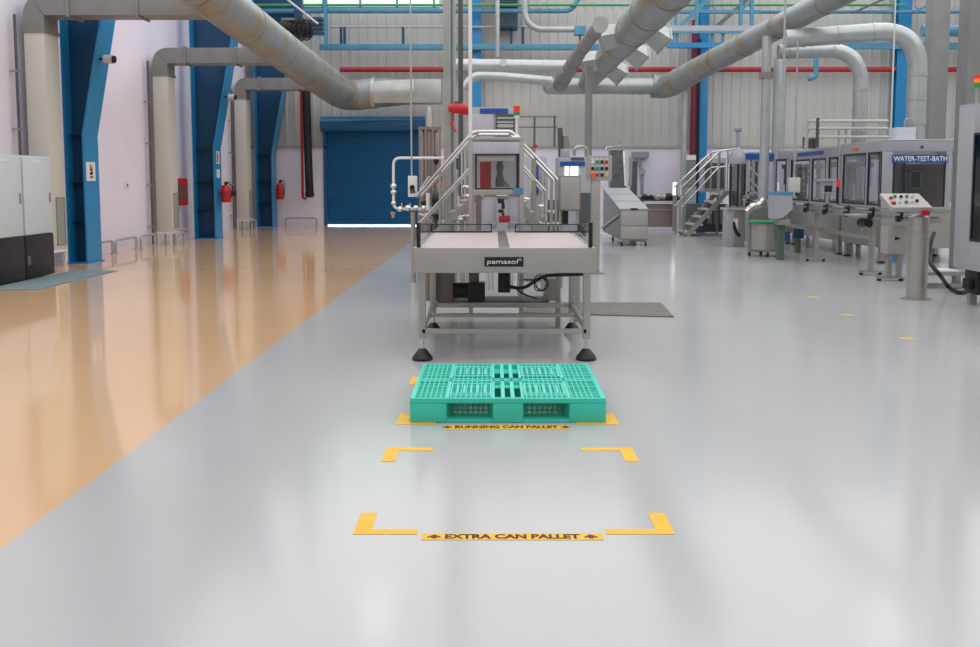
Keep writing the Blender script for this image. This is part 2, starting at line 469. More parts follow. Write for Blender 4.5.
p15 = at(224, 6, 15.8); p22 = at(292, 58, 22.2); p28 = at(339, 92, 28.3)
t = thing('exhaust_duct', 'large weathered galvanised round duct sloping over the beige floor', 'duct', (p22.x, p22.y, p22.z - 0.6))
p10 = p15 + (p15 - p22).normalized() * 3.6
run = [p10, p15, p22, p28]; rr = [0.33, 0.36, 0.43, 0.47]
MB().tube(run, rr, 36).build('duct_run', M['galvold'], t)
seams(t, run, rr, 2.2, M['galvold'])
b1 = at(350, 93.5, 28.9); b2 = at(374, 93, 29.1)
MB().tube(arc_path([p28, at(349, 96, 29.15), b2], 0.9, 8), 0.47, 36).build('elbow', M['galvold'], t)
MB().cyl(b2 - Vector((0.06, 0, 0)), b2 + Vector((0.06, 0, 0)), 0.5, seg=36).build('seam_band', M['galv'], t)
c0 = at(415, 92, 29.1); c1 = at(442, 92, 29.1)
mb = MB()
ring_a = [(b2.x, b2.y + 0.47 * math.cos(2 * math.pi * i / 32), b2.z + 0.47 * math.sin(2 * math.pi * i / 32)) for i in range(32)]
def sq(a):
    c, s = math.cos(a), math.sin(a); k = 0.36 / max(abs(c), abs(s)); return c * k, s * k
ring_b = [(c0.x, c0.y + sq(2 * math.pi * i / 32)[0], c0.z + sq(2 * math.pi * i / 32)[1]) for i in range(32)]
for i in range(32):
    j = (i + 1) % 32
    mb.face([ring_a[i], ring_a[j], ring_b[j], ring_b[i]])
bmesh.ops.remove_doubles(mb.bm, verts=mb.bm.verts, dist=0.0005)
mb.build('square_to_round_piece', M['galv'], t)
MB().box(c0.x, c1.x, c0.y - 0.36, c0.y + 0.36, c0.z - 0.36, c0.z + 0.36).build('square_section', M['galv'], t, bevel=0.01)

# ------------------------------------------------------------------ electrical cabinets and mat
def cabinet(y0, y1, label):
    t = thing('electrical_cabinet', label, 'cabinet', (-7.25, (y0 + y1) / 2, 0), 'pale electrical cabinets')
    xf, xb = -6.96, -7.54
    MB().box(xb, xf, y0, y1, 0.02, 0.66).build('plinth', M['plinth'], t, bevel=0.006)
    MB().box(xb, xf - 0.03, y0, y1, 0.66, 1.86).build('body', M['cabinet'], t, bevel=0.008)
    d = MB().box(xf - 0.03, xf, y0 + 0.015, y1 - 0.015, 0.675, 1.845).build('door', M['cabinet'], t, bevel=0.006)
    MB().box(xf, xf + 0.02, y1 - 0.10, y1 - 0.07, 1.15, 1.30).build('handle', M['grille'], d, bevel=0.004)
    MB().box(xf, xf + 0.003, y0 + 0.30, y0 + 0.55, 1.76, 1.80).build('maker_plate', M['white'], d)
    MB().box(xf - 0.02, xf + 0.002, y0 + 0.05, y0 + 0.13, 0.22, 0.36).build('plinth_vent', M['sheet'], t)
cabinet(13.67, 14.55, 'pale grey electrical cabinet on black plinth, beside the cream duct')
cabinet(12.76, 13.64, 'pale grey electrical cabinet on black plinth, cut off by the picture edge')
one(MB().box(-6.93, -6.2, 12.4, 15.1, 0, 0.012), 'floor_mat', M['mat'], 'flat blue-grey rubber mat on the beige floor before the cabinets', 'mat', bevel=0.004)

# ------------------------------------------------------------------ things on columns and wall
def face_x(px, Y): return xat(px, Y)
# notice on the first column
t = thing('notice_board', 'white notice with black figure drawing on the blue column near the cabinets', 'sign', (-7.265, COLY[0], 1.5))
MB().box(-7.27, -7.26, COLY[0] - 0.24, COLY[0] + 0.12, 1.48, 1.82).build('board', M['white'], t)
mb = MB()
yc = COLY[0] - 0.05
for (y0, y1, z0, z1) in ((-.05, -.02, 1.66, 1.78), (.02, .05, 1.62, 1.76), (-.06, .06, 1.59, 1.64), (-.02, .03, 1.66, 1.70), (-.08, .09, 1.53, 1.545), (-.06, .07, 1.555, 1.57)):
    mb.box(-7.26, -7.257, yc + y0, yc + y1, z0, z1)
mb.build('figure', M['black'], t)
# camera on a bracket
def cctv(c, x_face, label):
    t = thing('security_camera', label, 'camera', (c.x, c.y, c.z - .1), 'small cameras on the blue columns')
    MB().box(x_face, c.x - 0.02, c.y - 0.03, c.y + 0.03, c.z - 0.02, c.z + 0.02).build('bracket', M['black'], t)
    MB().cyl(c + Vector((-0.06, 0, 0)), c + Vector((0.10, -0.02, -0.01)), 0.075, seg=16).build('housing', M['riser'], t)
    MB().cyl(c + Vector((0.10, -0.02, -0.01)), c + Vector((0.13, -0.024, -0.013)), 0.065, seg=16).build('lens', M['black'], t)
c = at(108, 59, COLY[0] - 0.1); cctv(c, c.x - .24, 'small grey security camera high on the blue column by the electrical cabinets')
c = at(231, 97, COLY[1] - 0.1); cctv(c, c.x - .26, 'small grey security camera on the blue column over the extinguisher and signs')
# two small signs above extinguisher
f2 = -7.068
t = thing('fire_sign', 'small red and white sign above the extinguisher on the blue column', 'sign', (f2, COLY[1], 1.7))
MB().box(f2, f2 + 0.008, COLY[1] - 0.12, COLY[1] + 0.12, 1.92, 2.24).build('plate', M['white'], t)
MB().box(f2 + 0.008, f2 + 0.011, COLY[1] - 0.09, COLY[1] + 0.02, 1.95, 2.21).build('red_field', M['red'], t)
one(MB().box(f2, f2 + 0.008, COLY[1] - 0.12, COLY[1] + 0.12, 1.56, 1.78), 'instruction_card', M['white'], 'plain white card under the red and white sign on the column', 'sign')
def extinguisher(x, y, z, r, h, label, box=False):
    t = thing('fire_extinguisher', label, 'fire extinguisher', (x, y, z), 'red fire extinguishers')
    MB().lathe([(0, 0), (r * .9, 0), (r, .02), (r, h * .8), (r * .75, h * .93), (r * .35, h)], (x, y, z)).build('cylinder', M['red'], t)
    MB().cyl((x, y, z + h), (x, y, z + h + .07), r * .3, seg=10).box(x - .03, x + .12, y - .015, y + .015, z + h + .06, z + h + .085).build('valve_head', M['black'], t)
    MB().tube(arc_path([(x + .05, y - r * .4, z + h + .04), (x + r + .06, y - r * .6, z + h), (x + r + .03, y - r * .5, z + h * .25)], .12), .014, 8).build('hose', M['black'], t)
    MB().box(x - r - .05, x - r + .02, y - .04, y + .04, z + h * .55, z + h * .62).build('wall_bracket', M['darkgrey'], t)
    MB().lathe([(r + .001, h * .3), (r + .003, h * .3), (r + .003, h * .62), (r + .001, h * .62)], (x, y, z)).build('label_band', M['firered'], t)
extinguisher(f2 + 0.19, COLY[1], 0.93, 0.13, 0.45, 'red fire extinguisher on the column under the two signs')
extinguisher(-6.90, COLY[2] - 0.05, 0.88, 0.12, 0.55, 'slim red fire extinguisher on the corner column beside the shutter wall')
# hydrant valve
h0 = at(231, 192, 26.6)
t = thing('hydrant_valve', 'red hydrant valve with black outlet beside the extinguisher', 'valve', (-7.9, 26.6, h0.z))
MB().cyl((-7.95, 26.6, h0.z), (h0.x - .25, 26.6, h0.z), .05).build('pipe_stub', M['red'], t)
MB().ball((h0.x - .22, 26.6, h0.z), .15).build('body', M['red'], t)
MB().lathe([(0.13, 0), (.15, .01), (.15, .03), (.13, .04)], (h0.x - .22, 26.6, h0.z + .16)).build('hand_wheel', M['firered'], t)
MB().cyl((h0.x - .15, 26.6, h0.z), (h0.x + .14, 26.5, h0.z - .05), .06, .075).build('outlet', M['black'], t)
# hose cabinet
t = thing('hose_cabinet', 'red fire hose cabinet with two dark windows on the lilac wall', 'cabinet', (-7.85, 23.0, 0.86))
y0, y1 = 22.4, 23.3
MB().box(-7.95, -7.72, y0, y1, 0.87, 1.55).build('box', M['red'], t, bevel=0.008)
d = MB().box(-7.72, -7.70, y0 + .02, y1 - .02, 0.89, 1.53).build('door', M['red'], t)
for a, b in ((y0 + .12, y0 + .37), (y1 - .37, y1 - .12)):
    MB().box(-7.70, -7.695, a, b, 1.0, 1.42).build('window_pane', M['darkgrey'], d)
MB().cyl((-7.85, y0 + .1, .87), (-7.85, y0 + .1, .78), .03).build('drain', M['firered'], t)
# wall switch and grey wall box
t = thing('wall_switch', 'small white switch plate alone on the lilac wall', 'switch', (-7.94, 20.0, 1.35))
MB().box(-7.95, -7.93, 19.88, 20.12, 1.33, 1.47).build('plate', M['white'], t, bevel=.004)
MB().box(-7.93, -7.92, 19.98, 20.03, 1.37, 1.42).build('rocker', M['darkgrey'], t)
t = thing('wall_box', 'dark grey wall box beside the far cream duct', 'junction box', (-7.85, 29.0, .9))
MB().box(-7.95, -7.7, 28.68, 29.5, .92, 1.5).build('case', M['darkgrey'], t, bevel=.01)
MB().box(-7.7, -7.69, 28.8, 29.45, 1.05, 1.4).build('cover', M['grille'], t)
# low U shaped guard hoops along the wall
def hoop(y0, y1, label, x=-7.38, z=0.27):
    t = thing('guard_hoop', label, 'guard rail', (x, (y0 + y1) / 2, 0), 'low grey guard hoops along the wall foot')
    MB().tube(arc_path([(x, y0, 0), (x, y0, z), (x, y1, z), (x, y1, 0)], .1, 5), .03, 10).build('hoop_tube', M['machine'], t)
    for y in (y0, y1): MB().lathe([(.06, 0), (.06, .012), (.03, .014)], (x, y, 0), 12).build('foot_plate', M['machine'], t)
GL = ['low grey guard hoop beside the blue column with the notice', 'low grey guard hoop on the bare wall under the switch plate', 'low grey guard hoop before the dark conduit',
      'low grey guard hoop before the red hose cabinet duct', 'low grey guard hoop under the red hose cabinet']
for (a, b, x), l in zip(((17.9, 18.7, -7.75), (18.85, 19.95, -7.75), (20.2, 21.05, -7.75), (21.35, 21.9, -7.36), (22.15, 23.1, -7.7)), GL): hoop(a, b, l, x)
hoop(25.0, 25.8, 'low grey guard hoop beyond the column with the extinguisher and signs', -7.7)
hoop(27.75, 28.6, 'low grey guard hoop before the dark grey wall box duct')
a, b = xat(285, 30.2), xat(316, 30.2)
t = thing('guard_hoop', 'wide low guard hoop against the end wall beside the shutter', 'guard rail', ((a + b) / 2, 30.2, 0), 'low grey guard hoops along the wall foot')
MB().tube(arc_path([(a, 30.2, 0), (a, 30.2, .27), (b, 30.2, .27), (b, 30.2, 0)], .1, 5), .03, 10).build('hoop_tube', M['machine'], t)
# red pipe and black hose hanging by the shutter
x = xat(302.5, 29.9)
one(MB().tube(arc_path([(x, 29.9, 4.4), (x, 29.9, .92), (x + .12, 29.9, .92)], .1), .045, 10), 'drop_pipe', M['firered'], 'thin dark red pipe dropping down the end wall beside the black hose', 'pipe')
x = xat(308.5, 29.9)
t = thing('hanging_hose', 'thick black ribbed hose hanging down the end wall beside the shutter', 'hose', (x, 29.9, .92))
MB().tube([(x - .02, 29.9, 4.4), (x, 29.9, 2.4), (x + .03, 29.9, 1.05)], .13, 16).build('hose_body', M['black'], t)
MB().lathe([(0.04, -.08), (.12, -.06), (.15, 0), (.15, .08), (.13, .1)], (x + .03, 29.9, 1.02), 16).build('hose_end', M['black'], t)
# hoist tangle under the roof
c = at(300, 30, 24.5)
t = thing('electric_hoist', 'dark electric hoist with cable loops beside the round duct', 'hoist', (c.x, c.y, c.z - .6))
MB().cyl(c + Vector((-.45, 0, .05)), c + Vector((.3, 0, .05)), .26, seg=18).build('drum', M['plinth'], t)
for k in range(4):
    z = c.z - .12 + k * .12
    MB().box(c.x + .32, c.x + .62, c.y - .15, c.y + .15, z, z + .07).build('cooling_fin', M['deepblue_webshade'], t)
for k in range(5):
    q = c + Vector((-.3 + .13 * k, -.2, -.05))
    MB().tube([q + Vector((.17 * math.cos(a) , -.03 * k, .26 * math.sin(a))) for a in [i * math.pi / 8 for i in range(17)]], .018, 8).build('cable_loop', M['black'], t)
MB().box(c.x - .12, c.x + .08, c.y - .1, c.y + .1, c.z + .25, ZC).build('trolley_hanger', M['deepblue_webshade'], t)
p = at(318, 24, 23.5); q = at(284, -3, 23.5)
one(MB().cyl(p, q + (q - p) * 1.0, .03, seg=10), 'diagonal_pipe', M['lagging'], 'thin pale pipe slanting up past the dark hoist', 'pipe')
# ================================================================== FAR WALL: pipes, beams, columns, gantry
YB = 29.6
def hpipe(name, py, px0, px1, r, m, label, Y=YB, ext0=0, ext1=0, seg=12):
    z = zat(py, Y)
    return one(MB().cyl((xat(px0, Y, z) - ext0, Y, z), (xat(px1, Y, z) + ext1, Y, z), r, seg=seg), name, m, label, 'pipe')
hpipe('green_pipe', 5, 268, 905, .04, M['green'], 'thin green pipe running high along the whole far wall', YB - .1, .6)
one(MB().tube(arc_path([at(262, 11, YB), at(571, 11, YB), at(590, -20, YB)], .2, 4), .075, 12), 'blue_pipe', M['pipeblue'], 'pale blue pipe just under the thin green pipe, crossing the window band', 'pipe')
hpipe('blue_pipe', 12, 668, 968, .055, M['pipeblue'], 'pale blue pipe under the green pipe beyond the grey columns', YB, 0, 2.5)
hpipe('fire_main', 69.5, 340, 985, .085, M['firered'], 'long dark red fire main across the far wall', 30.15, 0, .3)
# service beam with its handrail
t = thing('service_beam', 'long blue beam with short posts and grey rail across the far wall', 'beam', (xat(450, 29.9), 29.9, zat(50, 29.9)))
z0, z1 = zat(50, 29.9), zat(44.3, 29.9)
MB().box(xat(322, 29.9), xat(598, 29.9), 29.8, 30.0, z0, z1).build('beam_body', M['pipeblue'], t, bevel=.01)
zr = zat(27, 29.9)
MB().cyl((xat(330, 29.9, zr), 29.9, zr), (xat(545, 29.9, zr), 29.9, zr), .035, seg=10).build('handrail', M['machine'], t)
for px in (341, 344.5, 403, 511, 523):
    x = xat(px, 29.9, zr); MB().box(x - .04, x + .04, 29.86, 29.94, z1, zr).build('post', M['deepblue_webshade'], t)
t2 = thing('blue_post', 'upright blue post beside the dark hoist above the beam', 'post', (xat(325.5, 29.5), 29.5, zat(46, 29.5)))
MB().box(xat(324, 29.5, 6.5), xat(327.3, 29.5, 6.5), 29.42, 29.6, zat(46, 29.5), ZC).build('post_body', M['pipeblue'], t2)
# far wall columns
def far_column(px, w, zb, label):
    x = xat(px, 30.2, 3.0)
    t = thing('wall_column', label, 'column', (x, 30.2, 0), 'blue columns against the far wall'); t['kind'] = 'thing'
    MB().box(x - w / 2, x + w / 2, 30.05, 30.08, zb, ZC).build('flange', M['blue'], t)
    MB().box(x - .012, x + .012, 30.08, 30.32, zb, ZC).build('web', M['deepblue_webshade'], t)  # same shade-darkened blue as the other column webs
    MB().box(x - w / 2, x + w / 2, 30.32, 30.35, zb, ZC).build('flange', M['blue'], t)
far_column(476.5, .30, 0, 'blue column on the far wall behind the white pole')
far_column(701.5, .30, 0, 'blue column on the far wall beside the dark red downpipe')
far_column(899, .42, 0, 'blue column on the far wall behind the bent insulated pipes')
x = xat(693, 29.95, 3.0)
one(MB().cyl((x, 29.95, 0.02), (x, 29.95, 6.6), .1), 'down_pipe', M['maroon'], 'dark red downpipe against the far wall beside a blue column', 'pipe')
one(MB().cyl((x + .16, 29.9, 0.02), (x + .16, 29.9, 6.0), .04, seg=8), 'down_pipe', M['plinth'], 'thin black downpipe between the dark red pipe and the blue column', 'pipe')
# louvred box up high
x0, x1 = xat(498, 29.6), xat(515, 29.6)
t = thing('louvre_box', 'grey louvred box in a blue frame high on the far wall', 'vent', ((x0 + x1) / 2, 29.7, zat(26, 29.7)))
MB().box(x0 - .05, x1 + .08, 29.62, 30.4, zat(27, 29.6), 7.9).build('frame', M['deepblue_webshade'], t)
mb = MB()
z = zat(25, 29.6)
while z < 7.8:
    mb.hexa([(x0, 29.60, z), (x1, 29.60, z), (x1, 29.64, z + .05), (x0, 29.64, z + .05), (x0, 29.59, z + .01), (x1, 29.59, z + .01), (x1, 29.63, z + .06), (x0, 29.63, z + .06)]); z += .07
mb.build('slat', M['darkgrey'], t)
for px in (509, 523):
    x = xat(px, 29.7, 6.0)
# steel service platform on the right of the round ducts
Yp = 28.6
t = thing('service_platform', 'blue steel service platform with diagonal stair rails under the roof', 'platform', (xat(700, Yp), Yp, zat(48, Yp)))
za, zb_ = zat(48, Yp), zat(43, Yp)
MB().box(xat(667, Yp, 5.5), xat(727, Yp, 5.5), Yp - .1, Yp + .1, za, zb_).build('lower_beam', M['blue'], t)
zc, zd = zat(33, Yp), zat(26, Yp)
MB().box(xat(667, Yp, 6.2), xat(772, Yp, 6.2), Yp - .1, Yp + .1, zc, zd).build('upper_beam', M['machine'], t)
MB().box(xat(667, Yp, 6.2), xat(745, Yp, 6.2), Yp - .14, Yp - .1, zc - .03, zc + .04).build('toe_board', M['pipeblue'], t)
for px in (669, 673, 677, 712, 723):
    x = xat(px, Yp, 6); MB().box(x - .04, x + .04, Yp - .04, Yp + .04, zb_, zc).build('post', M['pipeblue'], t)
for px in (676, 697, 741, 752):
    x = xat(px, Yp, 6.8); MB().box(x - .05, x + .05, Yp - .05, Yp + .05, zd, 8.6).build('upright', M['pipeblue'], t)
for (a, b, c, d, m) in ((680, 25, 712, -6, 'pipeblue'), (683, 25, 715, -6, 'pipeblue'), (717, 25, 752, -6, 'hopper'), (720, 25, 755, -6, 'hopper'), (742, 10, 758, -6, 'pipeblue')):
    MB().bar(at(a, b, Yp), at(c, d, Yp), .06, .06).build('stair_rail', M[m], t)
MB().box(xat(667, Yp, 7.0), xat(760, Yp, 7.0), Yp - .035, Yp + .035, zat(13, Yp), zat(10, Yp)).build('handrail', M['pipeblue'], t)
z = zat(46, 30.0)
one(MB().box(xat(783, 30, z), xat(968, 30, z) + .5, 29.92, 30.08, z - .1, z + .1), 'blue_beam', M['pipeblue'], 'blue horizontal beam on the far wall between the insulated pipes', 'beam')
# blue bracing and pipe drop
t = thing('roof_brace', 'pair of blue diagonal roof braces over the insulated pipes', 'brace', at(870, 8, 29.3))
MB().bar(at(853, 13, 29.3), at(960, -35, 29.3), .07, .07).build('brace_bar', M['hopper'], t)
MB().bar(at(914, 12, 29.3), at(1021, -35, 29.3), .08, .08).build('brace_bar', M['pipeblue'], t)
one(MB().tube(arc_path([at(816, 50, 28), at(816, 77, 28), at(808.5, 79, 28)], .25), .075, 10), 'hooked_pipe', M['pipeblue'], 'short blue pipe with a hooked end above the railed machine roof', 'pipe')
p = at(948, 32, 25); 
one(MB().cyl(at(922, 31, 25), at(985, 31, 25), .15), 'blue_pipe', M['pipeblue'], 'fat blue-grey pipe between the two big grey columns', 'pipe')
# slender steel tube with bends at the centre
t = thing('steel_handrail_pipe', 'grey steel pipe with a bent end held by a blue clamp', 'pipe', at(560, 31, 27))
MB().tube(arc_path([at(525, -6, 27), at(525, 19, 27), at(535, 29.5, 27), at(584, 29.5, 27)], .25, 4), .085, 12).build('pipe_body', M['galv'], t)
q = at(580, 31, 27); MB().cbox(q, .32, .3, .24).build('clamp', M['pipeblue'], t)
MB().box(q.x - .03, q.x + .03, q.y, q.y + .08, zat(46, 27), q.z).build('clamp_post', M['darkgrey'], t)

# ------------------------------------------------------------------ round ducts of the middle bay
hz = zat(86, 28.6)
t = thing('header_duct', 'horizontal galvanised header duct linking the two sloping round ducts', 'duct', (xat(605, 28.6), 28.6, hz - .3))
MB().cyl((xat(549, 28.6, hz), 28.6, hz), (xat(655, 28.6, hz), 28.6, hz), .25, seg=28).build('duct_run', M['galv'], t)
for px in range(628, 650, 5):
    x = xat(px, 28.6, hz); MB().cyl((x - .02, 28.6, hz), (x + .02, 28.6, hz), .262, seg=28).build('seam_band', M['galv'], t)
MB().ball((xat(549, 28.6, hz), 28.6, hz), .25, sx=.8).build('end_cap', M['galv'], t)

a0, a1, a2, a3 = at(642, 20, 19), at(614, 51, 23.5), at(593, 75, 27.3), at(588, 82, 28.3)
t = thing('branched_duct', 'fat grey round duct with stubby side branches over the table machine', 'duct', (a1.x, a1.y, a1.z - .5))
a00 = a0 + (a0 - a1) * 1.4
run = [a00, a0, a1, a2, a3]; rr = [.40, .385, .34, .31, .28]
MB().tube(run, rr, 32).build('duct_run', M['galvold'], t)
seams(t, run[:4], rr[:4], 2.0, M['galvold'])
def stub(px, py, Y, dx, dz, r, L, sq=4):
    ax = None
    for (p, q) in zip(run, run[1:]):
        if p.y <= Y <= q.y: ax = p.lerp(q, (Y - p.y) / (q.y - p.y))
    d = Vector((dx, .35, dz)).normalized()
    e = ax + d * L
    s = MB().cyl(ax + d * .1, e, r * .95, r * 1.25, seg=4).build('branch_stub', M['galv'], t)
    MB().cyl(e - d * .01, e + d * .02, r * 1.38, r * 1.38, seg=4).build('stub_rim', M['galv'], s)
stub(0, 0, 20.6, -1, -.15, .24, .66)
stub(0, 0, 24.6, -1, -.15, .25, .66)
stub(0, 0, 19.4, 1, -.6, .24, .68)
stub(0, 0, 22.2, 1, -.6, .25, .66)
stub(0, 0, 25.2, 1, -.6, .26, .62)

b0, b1, b2_ = at(600, 25, 18), at(580, 52, 22.5), at(560, 84, 28.4)
t = thing('branch_duct', 'narrow capped grey duct beside the fat branched duct', 'duct', (b1.x, b1.y, b1.z - .3))
MB().tube([b0, b1, b2_], [.13, .16, .23], 24).build('duct_run', M['duct'], t)
MB().cyl(b0 - Vector((0, .06, 0)), b0 + Vector((0, .06, 0)), .155, seg=24).build('end_cap', M['galv'], t)
seams(t, [b0, b1, b2_], [.13, .16, .23], 2.0, M['duct'])
# two insulated cross pipes feeding it
t = thing('insulated_pipe', 'upper silver insulated pipe behind the white pole, bolted flange on top', 'pipe', at(515, 64, 25.2))
p0, p1 = at(455, 65, 25.2), at(566, 66.5, 25.2)
MB().cyl(p0, p1, .17, seg=20).build('lagged_run', M['lagging'], t)
q = at(503, 66, 25.1); MB().cyl(q + Vector((0, -.15, .05)), q + Vector((0, -.28, .05)), .1).build('valve_cap', M['bright'], t)
for px in (474, 495, 522, 545):
    q = p0.lerp(p1, (px - 455) / 111); MB().cyl(q - Vector((.025, 0, 0)), q + Vector((.025, 0, 0)), .18, seg=20).build('seam_band', M['lagging'], t)
t = thing('insulated_pipe', 'lower silver insulated pipe with a turned down end, under its twin', 'pipe', at(510, 77, 26.8))
MB().tube(arc_path([at(464, 88, 26.8), at(474, 75.5, 26.8), at(495, 76, 26.8), at(552, 81, 26.8)], .5, 6), .13, 18).build('lagged_run', M['lagging'], t)

c0_, c1_, c2_ = at(799, 16, 18), at(706, 65, 24.3), at(672, 84, 28.0)
t = thing('sloping_duct', 'long pale round duct sloping down over the stair machine', 'duct', (c1_.x, c1_.y, c1_.z - .4))
c00 = c0_ + (c0_ - c1_) * .8
run = [c00, c0_, c1_, c2_]; rr = [.20, .23, .30, .36]
MB().tube(run, rr, 32).build('duct_run', M['galvold'], t)
seams(t, run, rr, 1.7, M['galvold'])
MB().tube(arc_path([c2_, at(664, 87, 28.6), at(652, 86, 28.6)], .5, 6), .36, 28).build('elbow', M['galvold'], t)
# insulated pipes bending down to the machines
def insulated_bend(pl, pe, pb, r, label, bands):
    t = thing('insulated_pipe', label, 'pipe', pb)
    MB().tube(arc_path([pl, pe, pb], .75, 10), r, 24).build('lagged_run', M['lagging'], t)
    for i in range(bands):
        f = (i + .5) / bands
        q = pe.lerp(pb, .3 + f * .65); MB().cyl(q - Vector((0, 0, .02)), q + Vector((0, 0, .02)), r + .012, seg=24).build('seam_band', M['lagging'], t)
        q = pl.lerp(pe, f * .8); d = (pe - pl).normalized(); MB().cyl(q - d * .02, q + d * .02, r + .012, seg=24).build('seam_band', M['lagging'], t)
pe = at(919, 29, 17.2); pb = Vector((pe.x, 17.2, 2.22)); pl = Vector((xat(786, 17.6, pe.z), 17.6, pe.z - .12))
insulated_bend(pl, pe, pb, .17, 'large white insulated pipe bending down onto the blue-signed machine', 3)
pe = at(862, 49, 19.4); pb = Vector((pe.x, 19.4, 2.165)); pl = Vector((xat(778, 19.6, pe.z), 19.6, pe.z - .03))
insulated_bend(pl, pe, pb, .15, 'smaller white insulated pipe bending down beside the roof railing', 3)
t = thing('drop_duct', 'white drop pipe with spiral bands hanging over the green-rimmed drum', 'pipe', at(762, 205, 19.0))
p0, p1 = at(767, 44, 19.0), at(762, 200, 19.0)
p1 = Vector((p0.x, 19.0, p1.z))
MB().cyl(p0 + Vector((0, 0, .15)), p1, .095, seg=20).build('pipe_body', M['lagging'], t)
q = at(767, 75, 18.9); MB().cbox((p0.x, 19.0, q.z), .24, .24, .12).build('clamp_collar', M['brown'], t)
for k in range(6):
    q = p0.lerp(p1, (k + .5) / 6); MB().cyl(q - Vector((0, 0, .02)), q + Vector((0, 0, .02)), .103, seg=20).build('seam_band', M['lagging'], t)
one(MB().cyl((xat(777, 22.5), 22.5, 2.0), (xat(777, 22.5), 22.5, zat(58, 22.5)), .15), 'standing_pipe', M['lagging'], 'silver upright pipe just behind the drop pipe', 'pipe')
x = xat(683, 27.2)
one(MB().cyl((x, 27.2, 0.02), (x, 27.2, zat(94, 27.2)), .085), 'standing_pipe', M['lagging'], 'pale upright pipe with a valve beside the dark red downpipe', 'pipe')
x = xat(588, 21.5)
one(MB().box(x - .08, x + .08, 21.42, 21.58, 0, zat(66, 21.5)), 'support_post', M['duct'], 'slim grey post under the fat branched duct', 'post', bevel=.01)
# two big grey columns on the right
def grey_col(px, w, Y, label, group=None):
    x = xat(px, Y, 3.2)
    t = thing('grey_column', label, 'column', (x, Y, 0), 'big square grey columns'); t['kind'] = 'thing'
    MB().box(x - w / 2, x + w / 2, Y - w / 2, Y + w / 2, 0, ZC).build('shaft', M['duct'], t, bevel=.02)
    MB().box(x - w * .7, x + w * .7, Y - w * .7, Y + w * .7, 0, .03).build('base_plate', M['duct'], t)
grey_col(934, .42, 23.0, 'grey square column behind the large white bent pipe')
grey_col(972, .34, 15.0, 'tall grey square column rising behind the windowed cabinet')
# thin rods and poles hanging from the roof
def rod(name, px, Y, z0, r, m, label, z1=ZC):
    x = xat(px, Y, 2.4); return one(MB().cyl((x, Y, z0), (x, Y, z1), r, seg=10), name, m, label, 'pole')
rod('white_pole', 470.3, 10.25, 1.9, .02, M['white'], 'thin white pole rising from the corner of the glazed booth')
x = xat(447.6, 12.6, 2.4)
one(MB().box(x - .05, x + .05, 12.5, 12.6, 0, ZC).box(x - .04, x + .04, 12.6, 12.75, 0, ZC), 'grey_mast', M['galv'], 'stout pale grey square mast behind the infeed table', 'pole', bevel=.004)
rod('slim_mast', 453.6, 12.7, 0, .032, M['machine'], 'slim silver mast tucked beside the stout grey mast')
rod('cable_mast', 460.8, 13.2, 0, .036, M['darkgrey'], 'dark greenish mast between silver mast and white pole')
rod('hanging_rod', 497.5, 28.9, 5.3, .07, M['galv'], 'pale hanging pipe before the louvred box')
rod('hanging_rod', 891, 16.0, zat(128, 16.0), .012, M['white'], 'thin pale rod before the blue far column')
rod('hanging_rod', 782, 16.4, zat(84, 16.4), .02, M['machine'], 'grey hanging rod crossing in front of the long pale sloping duct')
# red balancer hanging at the mast
c = at(458.5, 109, 12.3)
t = thing('spring_balancer', 'red cone-shaped balancer with a red hose, hung from the masts', 'tool balancer', (c.x, c.y, c.z - .2))
MB().sweep([(math.cos(2 * math.pi * i / 20), math.sin(2 * math.pi * i / 20)) for i in range(20)], [c + Vector((-.135, 0, .015)), c + Vector((-.12, 0, .012)), c + Vector((-.04, 0, .01)), c + Vector((.06, 0, 0)), c + Vector((.13, 0, -.01)), c + Vector((.145, 0, -.01))], None, [.03, .05, .066, .074, .07, .05]).build('shell', M['red'], t)
MB().tube(arc_path([c + Vector((-.07, 0, -.05)), c + Vector((-.08, 0, -.14)), c + Vector((-.10, 0, -.2)), c + Vector((-.03, 0, -.3))], .08), .013, 8).build('hose', M['red'], t)
MB().box(c.x - .06, c.x + .06, c.y - .015, c.y + .2, c.z + .06, c.z + .1).build('hook', M['darkgrey'], t)
# pendant control on its rod
c = at(412.5, 186, 12.8)
t = thing('pendant_control', 'white pendant control box hanging on a thin rod before the shutter', 'control box', (c.x, c.y, c.z - .2))
MB().box(c.x - .06, c.x + .065, c.y - .04, c.y + .04, c.z - .15, c.z + .14).build('case', M['white'], t, bevel=.008)
MB().cyl(c + Vector((0, -.04, -.02)), c + Vector((0, -.065, -.02)), .035).build('dial', M['black'], t)
MB().box(c.x - .03, c.x + .04, c.y - .05, c.y - .04, c.z - .1, c.z - .05).build('key_plate', M['darkgrey'], t)
MB().cyl(c + Vector((-.01, 0, .14)), (c.x - .01, c.y, ZC), .012, seg=8).build('rod', M['lagging'], t)
# hanging box by the drop pipe
c = at(794, 185, 17.3)
t = thing('hanging_box', 'small pale green box hanging on a rod beside the hopper', 'control box', (c.x, c.y, c.z - .2))
MB().box(c.x - .1, c.x + .1, c.y - .06, c.y + .06, c.z - .14, c.z + .14).build('case', M['riser'], t, bevel=.008)
MB().cyl(c + Vector((0, 0, .14)), (c.x, c.y, 4.1), .016, seg=8).build('rod', M['machine'], t)
for k in (-1, 1): MB().cyl(c + Vector((.05 * k, 0, -.14)), c + Vector((.05 * k, 0, -.2)), .02).build('cable_gland', M['black'], t)
